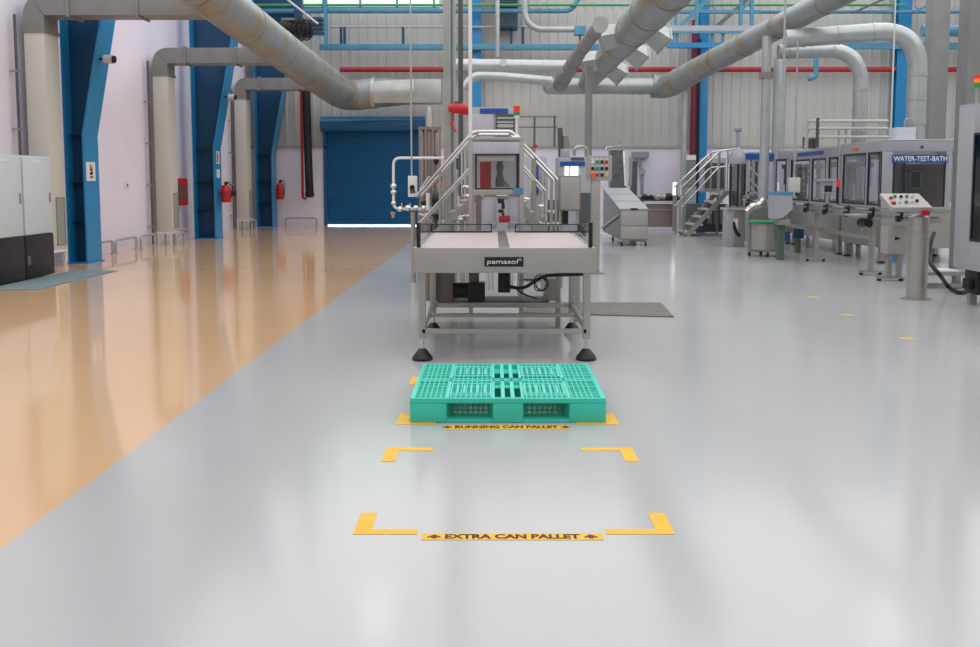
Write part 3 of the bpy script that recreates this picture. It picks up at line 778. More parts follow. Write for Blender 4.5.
# ================================================================== INFEED TABLE
YA, YZ = 7.5, 9.85
XA, XB = xat(413.5, YA, .83), xat(596, YA, .83)
ZT, ZP = zat(248, YA), zat(273, YA)
t = thing('infeed_table', 'stainless infeed table with pale deck and black nameplate, black cone feet', 'conveyor table', ((XA + XB) / 2, (YA + YZ) / 2, 0))
XM = (xat(499, YA, ZT) + xat(510, YA, ZT)) / 2
MB().box(XA + .03, XM - .045, YA + .03, YZ, ZT - .03, ZT - .002).build('deck', M['deck'], t)
MB().box(XM + .045, XB - .03, YA + .03, YZ, ZT - .03, ZT - .002).build('deck', M['deck'], t)
MB().box(XM - .043, XM + .043, YA + .03, YZ + .3, ZT - .035, ZT - .006).build('belt', M['belt'], t)
fp = MB().box(XA, XB, YA, YA + .03, ZP, ZT).build('front_panel', M['steelm'], t, bevel=.004)
npx0, npx1, npz0, npz1 = xat(484.5, YA, .83), xat(523.5, YA, .83), zat(266.5, YA), zat(257, YA)
pl = MB().box(npx0, npx1, YA - .006, YA, npz0, npz1).build('nameplate', M['black'], t, bevel=.002)
lettering('pamasol', 'nameplate_lettering', M['white'], pl, (npx1 - npx0) * .78, (npz1 - npz0) * .62, (((npx0 + npx1) / 2 - .012, YA - .006, (npz0 + npz1) / 2 - .004), (1, 0, 0), (0.15, 0, 1)), .001, .008)
q = ((npx1 - .028), YA - .006, npz1 - .022)
MB().tube([(q[0] + .009 * math.cos(i * math.pi / 8), q[1], q[2] + .009 * math.sin(i * math.pi / 8)) for i in range(17)], .0018, 6).build('registered_mark', M['white'], pl)
MB().box(XA, XA + .025, YA + .03, YZ, ZP + .04, ZT).build('side_panel', M['steelm'], t, bevel=.003)
MB().box(XB - .025, XB, YA + .03, YZ, ZP + .04, ZT).build('side_panel', M['steelm'], t, bevel=.003)
MB().box(XA + .03, XB - .03, YZ - .03, YZ, ZP + .04, ZT - .04).build('rear_panel', M['steelm'], t)
def leg(x, y):
    l = MB().box(x - .03, x + .03, y - .03, y + .03, .18, ZP + .06).build('leg', M['steel'], t, bevel=.003)
    MB().cyl((x, y, .06), (x, y, .19), .014, seg=12).build('spindle', M['bright'], l)
    MB().lathe([(0, 0), (.084, 0), (.086, .02), (.07, .042), (.034, .09), (.02, .096), (0, .096)], (x, y, 0)).build('foot', M['black'], l)
LX0, LX1 = xat(422, 7.53, .4), xat(586.7, 7.53, .4)
for x in (LX0, LX1):
    for y in (7.545, 8.95): leg(x, y)
MB().box(LX0, LX1, 7.515, 7.555, .225, .262).build('cross_bar', M['steel'], t, bevel=.003)
MB().box(LX0, LX1, 8.93, 8.97, .245, .285).build('cross_bar', M['steel'], t, bevel=.003)
MB().box(LX0, LX1, 8.28, 8.34, .245, .275).build('cross_bar', M['steel'], t, bevel=.003)
MB().box(LX0 - .02, LX0 + .02, 7.53, 8.95, .245, .285).build('cross_bar', M['steel'], t, bevel=.003)
MB().box(LX1 - .02, LX1 + .02, 7.53, 8.95, .245, .285).build('cross_bar', M['steel'], t, bevel=.003)
MB().box(xat(556, 9.25), xat(561, 9.25), 9.2, 9.26, .0, ZP + .05).build('support_post', M['steel'], t, bevel=.003)
MB().box(xat(574, 9.6), xat(581, 9.6), 9.6, 9.68, .0, ZP + .05).build('support_post', M['steel'], t, bevel=.003)
# equipment under the deck
bx0, bx1 = xat(427, 9.1, .4), xat(453.5, 9.1, .4)
g = MB().box(bx0, bx1, 9.0, 9.55, .30, ZP + .05).build('control_cabinet', M['brown'], t, bevel=.006)
mz = zat(291, 8.9)
mo = MB().cyl((xat(453.5, 9.0, .4), 8.95, mz), (xat(470, 9.0, .4), 8.95, mz), .075, seg=18).build('motor', M['black'], t)
MB().box(xat(468, 8.9, .4), xat(485, 8.9, .4), 8.83, 9.03, mz - .10, mz + .08).build('gearbox', M['plinth'], mo, bevel=.008)
MB().box(xat(469, 8.9, .4), xat(479, 8.9, .4), 8.87, 8.99, mz + .08, mz + .17).build('terminal_box', M['sheet'], mo, bevel=.004)
MB().box(xat(498, 8.6, .5), xat(510, 8.6, .5), 8.55, 8.67, zat(292, 8.6), ZP + .1).build('drive_housing', M['black'], t, bevel=.004)
for px in (488, 492, 511.5):
    x = xat(px, 8.55, .5); MB().cyl((x, 8.55, zat(290, 8.55)), (x, 8.55, ZP + .08), .012, seg=8).build('drive_rod', M['bright'], t)
zc = zat(287, 8.5)
MB().tube(arc_path([(xat(510, 8.5), 8.5, zc), (xat(524, 8.5), 8.45, zc - .01), (xat(543, 8.4), 8.35, zat(275, 8.4)), (xat(590, 7.7), 7.72, zat(274, 7.7))], .2, 6), .016, 10).build('cable', M['black'], t)
MB().tube(arc_path([(xat(514, 8.5), 8.5, zc), (xat(524, 8.45), 8.42, zat(295, 8.4)), (xat(537, 8.5), 8.45, zat(299, 8.4))], .1, 6), .009, 8).build('cable', M['black'], t)
cc = at(541, 284, 8.6)
pts = []
for i in range(60):
    a = i * 2 * math.pi / 20; r = .055 + .012 * math.sin(i * .7)
    pts.append(cc + Vector((r * math.cos(a), .004 * i - .1, r * 1.25 * math.sin(a))))
MB().tube(pts, .005, 6).build('cable_coil', M['black'], t)
MB().prism([at(544, 301, 9.4), at(561, 301, 9.4), at(556, 279, 9.4), at(548, 279, 9.4)], (0, .3, 0)).build('chute', M['steelm'], t)
mb = MB().box(LX0 + .02, LX1 - .2, 9.28, 9.7, .245, .262)
mb.build('lower_tray', M['sheet'], t)
# side guards
PX_L, PX_R = xat(418.5, YA + .05, 1.0), xat(590.5, YA + .05, 1.0)
gz0, gz1 = zat(232.5, YZ - .1), zat(224, YZ - .1)
pz = zat(224, YA + .05)
for x, bxk in ((PX_L, xat(431, YZ - .1, 1.0)), (PX_R, xat(579, YZ - .1, 1.0))):
    gd = MB().box(x - .016, x + .016, YA + .035, YA + .07, ZT, pz + .01).build('guard_post', M['black'], t)
    MB().tube([(x, YA + .05, pz), (bxk, YZ - .1, gz1)], .007, 8).build('guard_rail', M['darkframe'], t)
    MB().tube([(x, YA + .05, ZT + .03), (bxk, YZ - .1, gz0 + .005)], .006, 8).build('guard_rail', M['steel'], t)
    MB().prism([(x, YA + .08, ZT + .035), (bxk, YZ - .12, gz0 + .01), (bxk, YZ - .12, gz1 - .006), (x, YA + .08, pz - .008)], (.004, 0, 0)).build('guard_pane', M['glass'], t)
for (pa, pb) in ((431, 492), (515, 579)):
    a, b = xat(pa, YZ - .1, 1.0), xat(pb, YZ - .1, 1.0)
    mb = MB()
    mb.box(a, b, YZ - .11, YZ - .09, gz0, gz0 + .016).box(a, b, YZ - .11, YZ - .09, gz1 - .01, gz1)
    mb.box(a, a + .014, YZ - .11, YZ - .09, gz0, gz1).box(b - .014, b, YZ - .11, YZ - .09, gz0, gz1)
    mb.build('guard_frame', M['darkframe'], t)
    MB().box(a + .014, b - .014, YZ - .103, YZ - .099, gz0 + .016, gz1 - .01).build('guard_pane', M['glass'], t)
# sheet on the floor behind
q0, q1, q2, q3 = ground(520, 313.5), ground(674, 317.5), ground(661, 303.5), ground(535, 303)
mb = MB()
v = [Vector(p) for p in (q0, q1, q2, q3)]
mb.prism([p + Vector((0, 0, .001)) for p in v], (0, 0, .012))
one(mb, 'floor_sheet', M['sheet'], 'worn brown-grey flat sheet lying on the floor behind the infeed table', 'sheet')

# ================================================================== PALLET
PY1 = ground(500, 422.8).y
PXA, PXB = ground(410, 422.8).x, ground(606, 422.8).x
PH = .152
PD = ground(500, 363.6, PH).y - PY1
t = thing('plastic_pallet', 'turquoise plastic pallet with gridded deck on the grey floor', 'pallet', ((PXA + PXB) / 2, PY1 + PD / 2, 0))
W = PXB - PXA; XC = (PXA + PXB) / 2
# base blocks and skirts
blocks = [(0, .185), (.425, .575), (.815, 1.0)]
open_ = [(.185, .425), (.575, .815)]
fx = lambda f: PXA + W * f
for y0, y1 in ((PY1, PY1 + .14), (PY1 + PD / 2 - .07, PY1 + PD / 2 + .07), (PY1 + PD - .14, PY1 + PD)):
    for a, b in blocks: MB().box(fx(a), fx(b), y0, y1, .002, PH - .03).build('block', M['pallet'], t, bevel=.006)
for y0, y1 in ((PY1, PY1 + .14), (PY1 + PD - .14, PY1 + PD)):
    for a, b in open_:
        mb = MB()
        mb.box(fx(a), fx(b), y0, y1, .002, .022)
        for s in range(2):      # slanted sides of the fork opening
            xo = fx(a) if s == 0 else fx(b); d = .022 if s == 0 else -.022
            mb.prism([(xo, y0 + .002, .022), (xo, y0 + .002, PH - .03), (xo + d, y0 + .13, PH - .04), (xo + d, y0 + .13, .022)], (d * .1, 0, 0))
        mb.build('fork_opening', M['pallet'], t)
for a, b in blocks: MB().box(fx(a), fx(b), PY1 + .14, PY1 + PD - .14, .002, .02).build('bottom_runner', M['pallet'], t)
# lattice seen inside each fork opening
for a, b in open_:
    mb = MB()
    y = PY1 + .16
    n = 9
    for i in range(n + 1):
        x = fx(a) + (fx(b) - fx(a)) * i / n; mb.box(x - .004, x + .004, y, y + .03, .02, PH - .02)
    for z in (.035, .065, .095): mb.box(fx(a), fx(b), y, y + .02, z, z + .006)
    mb.build('lattice', M['pallet'], t)
# deck: rim, ribs, sunk plate
mb = MB()
z0, z1 = PH - .03, PH
mb.box(PXA, PXB, PY1, PY1 + .03, z0, z1).box(PXA, PXB, PY1 + PD - .03, PY1 + PD, z0, z1)
mb.box(PXA, PXA + .03, PY1 + .03, PY1 + PD - .03, z0, z1).box(PXB - .03, PXB, PY1 + .03, PY1 + PD - .03, z0, z1)
mb.box(PXA + .03, PXB - .03, PY1 + PD / 2 - .045, PY1 + PD / 2 - .01, z0, z1).box(PXA + .03, PXB - .03, PY1 + PD / 2 + .01, PY1 + PD / 2 + .045, z0, z1)
mb.build('deck_rim', M['pallet'], t, bevel=.003)
mb = MB()
wells = [(.43, .455), (.475, .515), (.535, .575), (.595, .615)]
zone = lambda f: .19 < f < .40 or .62 < f < .81
f = .05
while f < .955:
    if not .425 < f < .575:
        mb.box(fx(f) - .003, fx(f) + .003, PY1 + .03, PY1 + PD - .03, z1 - .022, z1 - .001)
    f += .026
for f in (.19, .425, .575, .815): mb.box(fx(f) - .008, fx(f) + .008, PY1 + .03, PY1 + PD - .03, z0, z1)
for f in (.475, .525): mb.box(fx(f) - .012, fx(f) + .012, PY1 + .03, PY1 + PD - .03, z0, z1)
for y in (.08, .14, .31, .38, .62, .69, .86, .92):
    for u, v in ((PXA + .03, fx(.425)), (fx(.575), PXB - .03)): mb.box(u, v, PY1 + y * PD - .006, PY1 + y * PD + .006, z1 - .022, z1 - .0005)
for y in (.19, .24, .73, .78):
    mb.box(PXA + .03, fx(.43), PY1 + y * PD - .003, PY1 + y * PD + .003, z1 - .02, z1 - .0015).box(fx(.575), PXB - .03, PY1 + y * PD - .003, PY1 + y * PD + .003, z1 - .02, z1 - .0015)
mb.build('deck_grid', M['mint'], t)
for u0, u1 in ((.20, .415), (.585, .80)):
    for v0, v1 in ((.10, .40), (.60, .90)):
        mb = MB(); a, b, c, d = fx(u0), fx(u1), PY1 + v0 * PD, PY1 + v1 * PD
        mb.box(a, b, c, c + .014, z1 - .01, z1 + .001).box(a, b, d - .014, d, z1 - .01, z1 + .001).box(a, a + .01, c + .014, d - .014, z1 - .01, z1 + .001).box(b - .01, b, c + .014, d - .014, z1 - .01, z1 + .001)
        for k in range(1, 6): x = a + (b - a) * k / 6; mb.box(x - .007, x + .007, c + .05, d - .05, z1 - .01, z1 + .0008)
        mb.build('grip_panel', M['mint'], t)
mb = MB()
mb.box(PXA + .02, fx(.19), PY1 + .02, PY1 + PD - .02, z0, z0 + .006).box(fx(.815), PXB - .02, PY1 + .02, PY1 + PD - .02, z0, z0 + .006)
for y0, y1 in ((.02, .14), (.40, .60), (.86, .98)): mb.box(fx(.19), fx(.815), PY1 + y0, PY1 + y1, z0 - .001, z0 + .005)
mb.build('deck_plate', M['pallet'], t)

# ================================================================== FLOOR MARKINGS
def mark_l(px, py, dx, dy, LX, LY, label, group, w=.072, v=.055):
    """L-shaped tape: outer corner at px, py, arms along dx and dy"""
    c = ground(px, py); h = .0015
    mb = MB()
    mb.prism([(c.x, c.y, .0005), (c.x + dx * LX, c.y, .0005), (c.x + dx * LX, c.y + dy * v, .0005), (c.x + dx * w, c.y + dy * v, .0005), (c.x + dx * w, c.y + dy * LY, .0005), (c.x, c.y + dy * LY, .0005)], (0, 0, h))
    one(mb, 'floor_marking', M['tape'], label, 'floor marking', group)
GE, GR = 'yellow corner marks of the empty pallet space', 'yellow corner marks around the pallet'
mark_l(353, 534.5, 1, 1, .27, .25, 'yellow L mark at the near corner of the empty space, toward the beige floor', GE)
mark_l(675, 534.5, -1, 1, .29, .25, 'yellow L mark at the near corner of the empty space, away from the beige floor', GE)
mark_l(386.5, 448, 1, -1, .26, .25, 'yellow L mark at the far corner of the empty space, toward the beige floor', GE)
mark_l(632, 448, -1, -1, .28, .25, 'yellow L mark at the far corner of the empty space, away from the beige floor', GE)
mark_l(396, 424.5, 1, 1, .24, .26, 'yellow L mark under the front pallet corner, toward the beige floor', GR)
mark_l(619, 424.5, -1, 1, .26, .26, 'yellow L mark under the front pallet corner, away from the beige floor', GR)
mark_l(412, 377, 1, -1, .25, .26, 'yellow L mark under the rear pallet corner, toward the beige floor', GR)
def caption(text, p0, p1, t0, t1, y0, y1, label):
    a, b = ground(p0, y1), ground(p1, y1); c = ground((p0 + p1) / 2, y0)
    t = thing('floor_caption', label, 'floor marking', ((a.x + b.x) / 2, (a.y + c.y) / 2, 0), 'yellow floor captions')
    s = MB().box(a.x, b.x, a.y, c.y, .0005, .002).build('strip', M['tape'], t)
    ym = (a.y + c.y) / 2; h = (c.y - a.y)
    x0, x1 = ground(t0, (y0 + y1) / 2).x, ground(t1, (y0 + y1) / 2).x
    lettering(text, 'caption_lettering', M['ink'], s, x1 - x0, h * .70, (((x0 + x1) / 2, ym, .002), (1, 0, 0), (0, 1, 0)), .0006, .045)
    for x in (x0 - .045, x1 + .045):
        mb = MB(); k = h * .30
        mb.prism([(x - .028, ym - k * .2, .002), (x - .028, ym - k * .7, .002), (x - .011, ym - k * .35, .002), (x - .011, ym - k, .002), (x + .011, ym - k, .002), (x + .011, ym - k * .35, .002), (x + .028, ym - k * .7, .002), (x + .028, ym - k * .2, .002), (x, ym + k, .002)], (0, 0, .0006))
        mb.build('arrow', M['ink'], s)
caption('EXTRA CAN PALLET', 421, 604, 445, 580, 533.6, 540.2, 'yellow floor strip lettered EXTRA CAN PALLET before the empty marked space')
caption('RUNNING CAN PALLET', 444, 570, 455, 558, 425.2, 429.2, 'yellow floor strip lettered RUNNING CAN PALLET before the turquoise pallet')
for px, py, l in ((906, 338.5, 'worn yellow tape scrap on the floor before the kiosk post'), (847, 315, 'worn yellow tape scrap on the floor by the conveyor stand'), (812, 297, 'faint yellow tape scrap farther along the conveyor')):
    c = ground(px, py)
    one(MB().prism([(c.x - .06, c.y, .0005), (c.x + .02, c.y - .03, .0005), (c.x + .09, c.y - .05, .0005), (c.x + .05, c.y + .03, .0005), (c.x - .04, c.y + .05, .0005)], (0, 0, .001)), 'tape_scrap', M['tape'], l, 'floor marking', 'worn yellow tape scraps')

# ================================================================== GLAZED BOOTH
YB0, YB1 = 10.15, 11.1
bx0, bx1 = xat(468.5, YB0, 1.5), xat(524, YB0, 1.5)
t = thing('glazed_booth', 'pale machine booth with dark-framed window at the end of the infeed table', 'machine', ((bx0 + bx1) / 2, (YB0 + YB1) / 2, 0))
ztop = zat(140, YB0)
for x, w in ((bx0, .045), (bx1 - .05, .05)):
    for y in (YB0, YB1 - .05): MB().box(x, x + w, y, y + .05, 0, ztop).build('frame_post', M['steelm'], t, bevel=.004)
MB().box(bx0 + .045, bx1 - .05, YB0 + .002, YB0 + .045, zat(153.5, YB0), ztop - .02).build('header_panel', M['lilac'], t, bevel=.003)
MB().box(bx0 + .045, bx1 - .05, YB0 + .002, YB0 + .05, zat(195, YB0), zat(189.5, YB0)).build('sill_beam', M['steelm'], t, bevel=.003)
MB().box(bx0, bx1, YB0, YB1, ztop, ztop + .03).build('roof_panel', M['steelm'], t, bevel=.004)
wx0, wx1, wz0, wz1 = xat(475, YB0, 1.6), xat(519.5, YB0, 1.6), zat(189.5, YB0), zat(154, YB0)
mb = MB()
mb.box(wx0, wx1, YB0 + .005, YB0 + .03, wz0, wz0 + .016).box(wx0, wx1, YB0 + .005, YB0 + .03, wz1 - .016, wz1).box(wx0, wx0 + .02, YB0 + .005, YB0 + .03, wz0, wz1).box(wx1 - .036, wx1, YB0 + .005, YB0 + .03, wz0, wz1)
wf = mb.build('window_frame', M['darkframe'], t)
MB().box(wx0 + .02, wx1 - .036, YB0 + .015, YB0 + .021, wz0 + .016, wz1 - .016).build('pane', M['glass'], wf)
MB().box(bx0 + .05, bx1 - .05, YB1 - .03, YB1 - .01, zat(195, YB0), ztop).build('back_panel', M['lilac'], t)
MB().box(xat(480, 10.6, 1.5), xat(491, 10.6, 1.5), 10.55, 10.7, zat(188, 10.6), zat(162, 10.6)).build('red_door', M['firered'], t, bevel=.004)
MB().box(xat(479, 10.5, 1.5), xat(514, 10.5, 1.5), 10.48, 10.52, zat(161, 10.5), zat(157, 10.5)).build('inner_rail', M['white'], t)
MB().lathe([(.055, 0), (.05, .1), (.03, .16), (.045, .22), (.03, .3), (0, .31)], (xat(500, 10.6, 1.5), 10.6, zat(187, 10.6)), 16).build('filling_head', M['darkgrey'], t)
MB().bar(at(500, 180, 10.62), at(509, 187, 10.62), .05, .05).build('head_bracket', M['duct'], t)
MB().box(xat(513, YB0, 1.4), xat(523, YB0, 1.4), YB0 - .008, YB0 + .002, zat(194, YB0), zat(188, YB0)).build('blue_tag', M['pipeblue'], t)
# panels below the window either side of the gripper
MB().box(xat(483.5, YB0, 1.2), xat(496.5, YB0, 1.2), YB0 + .03, YB0 + .05, zat(229, YB0), zat(195, YB0)).build('lower_panel', M['lilac'], t, bevel=.003)
MB().box(xat(508, YB0, 1.2), xat(521, YB0, 1.2), YB0 + .03, YB0 + .05, zat(229, YB0), zat(195, YB0)).build('lower_panel', M['lilac'], t, bevel=.003)
MB().box(xat(475, YB0, 1.2), xat(481, YB0, 1.2), YB0 + .3, YB0 + .34, zat(232, YB0), zat(195, YB0)).build('bronze_panel', M['brown'], t)
gx = xat(502, YB0, 1.2)
mb = MB()
for k, (w, h, py) in enumerate(((.07, .05, 201), (.035, .06, 206), (.06, .035, 211), (.03, .05, 215), (.05, .02, 219))):
    mb.cbox((gx + .012 * ((k % 2) * 2 - 1), YB0 - .02, zat(py, YB0)), w, .08, h)
gr = mb.build('gripper_head', M['black'], t, bevel=.002)
MB().cbox((xat(504.5, YB0 - .05, 1.1), YB0 - .05, zat(219, YB0 - .05)), .12, .08, .075).build('red_block', M['firered'], t, bevel=.006)
for s in (-1, 1):
    MB().bar((gx + .03 * s + .02, YB0 - .06, zat(220, YB0)), (gx + .16 * s + .02, YB0 - .04, zat(224, YB0)), .02, .02).build('guide_finger', M['bright'], t)
# signal tower
x = xat(516.5, 10.5, 2.0)
zb = zat(146, 10.5)
t = thing('signal_tower', 'red and green signal tower on a white pole over the glazed booth', 'signal light', (x, 10.5, ztop))
MB().cyl((x, 10.5, ztop + .03), (x, 10.5, zat(118, 10.5)), .013, seg=12).lathe([(.05, 0), (.05, .012), (.02, .05)], (x, 10.5, ztop + .03), 16).build('pole', M['white'], t)
MB().cyl((x, 10.5, zat(118, 10.5)), (x, 10.5, zat(115.5, 10.5)), .03, .03).build('socket', M['white'], t)
MB().cyl((x, 10.5, zat(115.5, 10.5)), (x, 10.5, zat(112, 10.5)), .036).build('green_lens', M['greenlens'], t)
MB().cyl((x, 10.5, zat(112, 10.5)), (x, 10.5, zat(106.8, 10.5)), .038).build('red_lens', M['redlens'], t)
MB().cyl((x, 10.5, zat(106.8, 10.5)), (x, 10.5, zat(105.8, 10.5)), .039).build('cap', M['orange'], t)

# ================================================================== CROSSOVER STAIRS
YS0, YS1 = 11.5, 12.3
t = thing('crossover_stairs', 'stainless crossover stairs with double handrails behind the glazed booth', 'stairs', (xat(492, 11.9), 11.9, 0))
pzs = zat(196, YS0)
MB().box(xat(474, YS0), xat(513, YS0), YS0, YS1, pzs - .05, pzs).build('platform', M['steel'], t)
for Y in (YS0, YS1):
    def pt(px, py, Y=Y):
        p = at(px, py, YS0); p.y = Y; return p
    top = arc_path([pt(416, 197), pt(466, 140), pt(474, 131.5), pt(511, 131.5), pt(517, 137), pt(557.5, 180)], .06, 4)
    MB().tube(top, .021, 10).build('handrail', M['bright'], t)
    MB().tube([pt(418, 225), pt(470, 168)], .018, 10).build('mid_rail', M['bright'], t)
    MB().tube([pt(516, 158), pt(545, 191)], .018, 10).build('mid_rail', M['bright'], t)
    MB().tube([pt(474, 146), pt(511, 146)], .012, 8).build('mid_rail', M['steel'], t)
    MB().bar(pt(428, 240), pt(473, 199), .025, .07).build('stringer', M['steel'], t)
    MB().bar(pt(514, 197), pt(548, 240), .025, .10).build('stringer', M['steel'], t)
    for px, py0 in ((440, 168.5), (477, 131.5), (510, 131.5), (535, 156), (556, 178.5)):
        p = pt(px, py0); zz = pzs if 470 < px < 515 else .55 if px in (440, 535) else .0
        MB().cyl((p.x, Y, zz), p, .017, seg=10).build('rail_post', M['steel'], t)
    for px in (424, 546):
        p = pt(px, 228); MB().box(p.x - .02, p.x + .02, Y - .02, Y + .02, 0, p.z + .1).build('stair_leg', M['steel'], t)
for k in range(4):
    for pa, pb, s in ((432, 472, 1), (516, 548, -1)):
        f = (k + .5) / 4
        p = at(pa + (pb - pa) * f, (240 - 44 * f) if s == 1 else (197 + 44 * f), YS0)
        MB().box(p.x - .1, p.x + .1, YS0, YS1, p.z - .012, p.z + .012).build('tread', M['galv'], t)

# ================================================================== MACHINES BEHIND
def rbox(mb, px0, px1, py0, py1, Y, d):
    zm = zat((py0 + py1) / 2, Y)
    return mb.box(xat(px0, Y, zm), xat(px1, Y, zm), Y, Y + d, zat(py1, Y), zat(py0, Y))
Y = 16.2
t = thing('tall_enclosure', 'tall grey machine enclosure with a blue sign and slatted window', 'machine', (xat(494, Y), Y + .6, 0))
mb = MB().box(xat(471, Y, 1.8), xat(516, Y, 1.8), Y + .02, Y + 1.2, 0, zat(107, Y)); mb.build('body', M['machine'], t, bevel=.01)
rbox(MB(), 472, 493, 114, 143, Y, .02).build('blank_panel', M['lilac'], t, bevel=.003)
rbox(MB(), 480, 508, 108.5, 113, Y - .01, .03).build('blue_sign', M['signblue'], t)
rbox(MB(), 471, 516, 143.5, 147, Y - .01, .03).build('cross_trim', M['white'], t)
wf = rbox(MB(), 495.5, 515, 114, 144, Y, .018).build('window_frame', M['darkgrey'], t)
for py in (117, 121, 125, 129, 133, 137, 141): rbox(MB(), 497, 513.5, py, py + 2, Y - .008, .012).build('slat', M['machine'], wf)
rbox(MB(), 498, 513, 124, 127.5, Y - .012, .01).build('bright_shelf', M['bright'], wf)
# filling cabinet right of the booth
Y = 13.6
t = thing('filling_cabinet', 'lilac-grey filling cabinet with a blue handle strip behind the booth', 'machine', (xat(536, Y), Y + .5, 0))
rbox(MB(), 521, 547, 156, 279, Y + .02, .8).build('body', M['lilac'], t, bevel=.01)
rbox(MB(), 529.5, 534.5, 166.5, 194, Y, .02).build('light_strip', M['riser'], t)
rbox(MB(), 535, 538.5, 163, 194.5, Y - .03, .05).build('blue_handle', M['signblue'], t, bevel=.006)
for py in (216, 222): rbox(MB(), 524, 541, py, py + 1.4, Y - .1, .02).build('guide_bar', M['bright'], t)
for px in (543, 546.5, 551): 
    x = xat(px, Y - .1, 1); MB().cyl((x, Y - .1, .01), (x, Y - .1, zat(163 + px % 3 * 5, Y)), .022, seg=10).build('tie_rod', M['bright'], t)
q = at(534, 147, 15.5)
rbox(MB(), 548, 559, 200, 262, Y + .1, .3).build('drive_case', M['darkgrey'], t, bevel=.01)
for px, py, s, m in ((527, 199, .04, 'bright'), (529, 211, .035, 'brown'), (541, 206, .04, 'bright'), (551, 212, .05, 'steel'), (545, 224, .05, 'bright'), (555, 224, .05, 'steel')):
    MB().ball(at(px, py, Y - .12), s, 1.3, 1, .8, 10).build('fitting', M[m], t)
t = thing('red_lever_valve', 'small red lever valve over the right stair handrail', 'valve', q)
MB().bar(at(531, 149, 13.8), at(537, 145.5, 13.8), .03, .045).build('lever', M['red'], t)
MB().cyl(at(533, 148, 13.8), at(531, 162, 13.8), .04, .06).build('body', M['brown'], t)
# stainless box and button panel
Y = 12.6
t = thing('junction_cabinet', 'plain stainless box on slim legs beside the button panel', 'electrical box', (xat(570, Y), Y, 0))
rbox(MB(), 559.5, 580.5, 175.5, 211, Y, .22).build('case', M['brown'], t, bevel=.008)
rbox(MB(), 560.5, 579.5, 177, 209.5, Y - .012, .012).build('lid', M['steelm'], t, bevel=.004)
for px in (562, 578):
    x = xat(px, Y, .5); MB().box(x - .02, x + .02, Y + .1, Y + .14, 0, zat(210, Y)).build('leg', M['steel'], t)
for px in (564, 567): 
    x = xat(px, Y, .9); MB().cyl((x, Y + .05, zat(224, Y)), (x, Y + .05, zat(210, Y)), .022, seg=10).build('cable_gland', M['black'], t)
Y = 14.6
t = thing('push_button_station', 'stainless push-button panel with twelve coloured buttons on a square post', 'control panel', (xat(596, Y), Y, 0))
rbox(MB(), 587, 612, 155.5, 180.5, Y, .14).build('panel_box', M['steelm'], t, bevel=.006)
rbox(MB(), 591, 600, 179, 181, Y + .03, .12).build('collar', M['steel'], t)
px_, pw = xat(595.6, Y, .7), .14
MB().box(px_ - pw / 2, px_ + pw / 2, Y + .02, Y + .15, 0, zat(180, Y)).build('post', M['steel'], t, bevel=.006)
MB().box(px_ - .14, px_ + .14, Y - .05, Y + .22, 0, .012).build('base_plate', M['steel'], t)
cols = [['white', 'buttongreen', 'black', 'red'], ['black', 'buttongreen', 'black', 'black'], ['orange', 'red', 'black', 'yellow']]
for r in range(3):
    for c in range(4):
        q = at(592.8 + 4.6 * c, 162 + 6.5 * r, Y)
        big = r == 2 and c == 0
        rr_ = .042 if big else .027
        b = MB().cyl((q.x, Y, q.z), (q.x, Y - (.05 if big else .025), q.z), rr_, rr_ * .9, seg=16).build('push_button', M[cols[r][c]], t)
        MB().cbox((q.x, Y - .002, q.z + .045), .05, .004, .018).build('legend_plate', M['white'], b)
for px, pyy in ((589, 178.5), (610, 178.5), (589, 157.5), (610, 157.5)):
    q = at(px, pyy, Y); MB().cyl((q.x, Y, q.z), (q.x, Y - .008, q.z), .012, seg=10).build('screw', M['bright'], t)
# small machine with a blue nameplate
Y = 17.4
t = thing('blue_plated_machine', 'small grey machine with a blue plate and bright windows behind the button panel', 'machine', (xat(574, Y), Y + .5, 0))
rbox(MB(), 558, 597, 157, 260, Y + .02, .9).build('body', M['machine'], t, bevel=.01)
rbox(MB(), 560, 585, 161.5, 166, Y, .02).build('blue_plate', M['signblue'], t)
rbox(MB(), 571, 584, 157.3, 160, Y, .02).build('dark_slot', M['darkgrey'], t)
rbox(MB(), 565, 568.5, 166.5, 175.5, Y, .02).build('window_reflection_glow', M['whiteglow'], t)  # reflected light on these panes painted in as a glow
rbox(MB(), 570.5, 578, 166.5, 175.5, Y, .02).build('window_reflection_glow', M['whiteglow'], t)
rbox(MB(), 579, 596, 193, 236, Y, .02).build('dark_opening', M['darkgrey'], t)
# valve block on top
t = thing('valve_stack', 'dark valve stack on the roof of the small blue-plated machine', 'valve', at(565, 157, Y + .3))
MB().cyl(at(561, 157, Y + .2), at(560, 128, Y + .2), .05, seg=12).build('riser_pipe', M['darkgrey'], t)
MB().cyl(at(566, 148, Y + .2), at(565.5, 136, Y + .2), .07, .05, seg=14).build('actuator', M['brown'], t)
rbox(MB(), 560.5, 570, 149, 156.8, Y + .1, .2).build('valve_block', M['machine'], t, bevel=.01)
MB().tube(arc_path([at(574, 156, Y + .2), at(575, 147, Y + .2), at(586, 146, Y + .2), at(588, 156, Y + .2)], .15), .03, 8).build('bent_pipe', M['steel'], t)
# slim wall rails on the far wall behind
z0, z1 = zat(127, 24), zat(116.5, 24)
t = thing('guard_railing', 'thin grey railing of three posts on a high deck behind the stairs', 'railing', (xat(537, 24), 24, z0))
for z in (z0, z1): MB().cyl((xat(519, 24, z), 24, z), (xat(557, 24, z), 24, z), .025, seg=8).build('rail', M['duct'], t)
for px in (534.5, 554.5): 
    x = xat(px, 24, z0); MB().box(x - .025, x + .025, 23.97, 24.03, zat(147, 24), z1).build('post', M['darkgrey'], t)

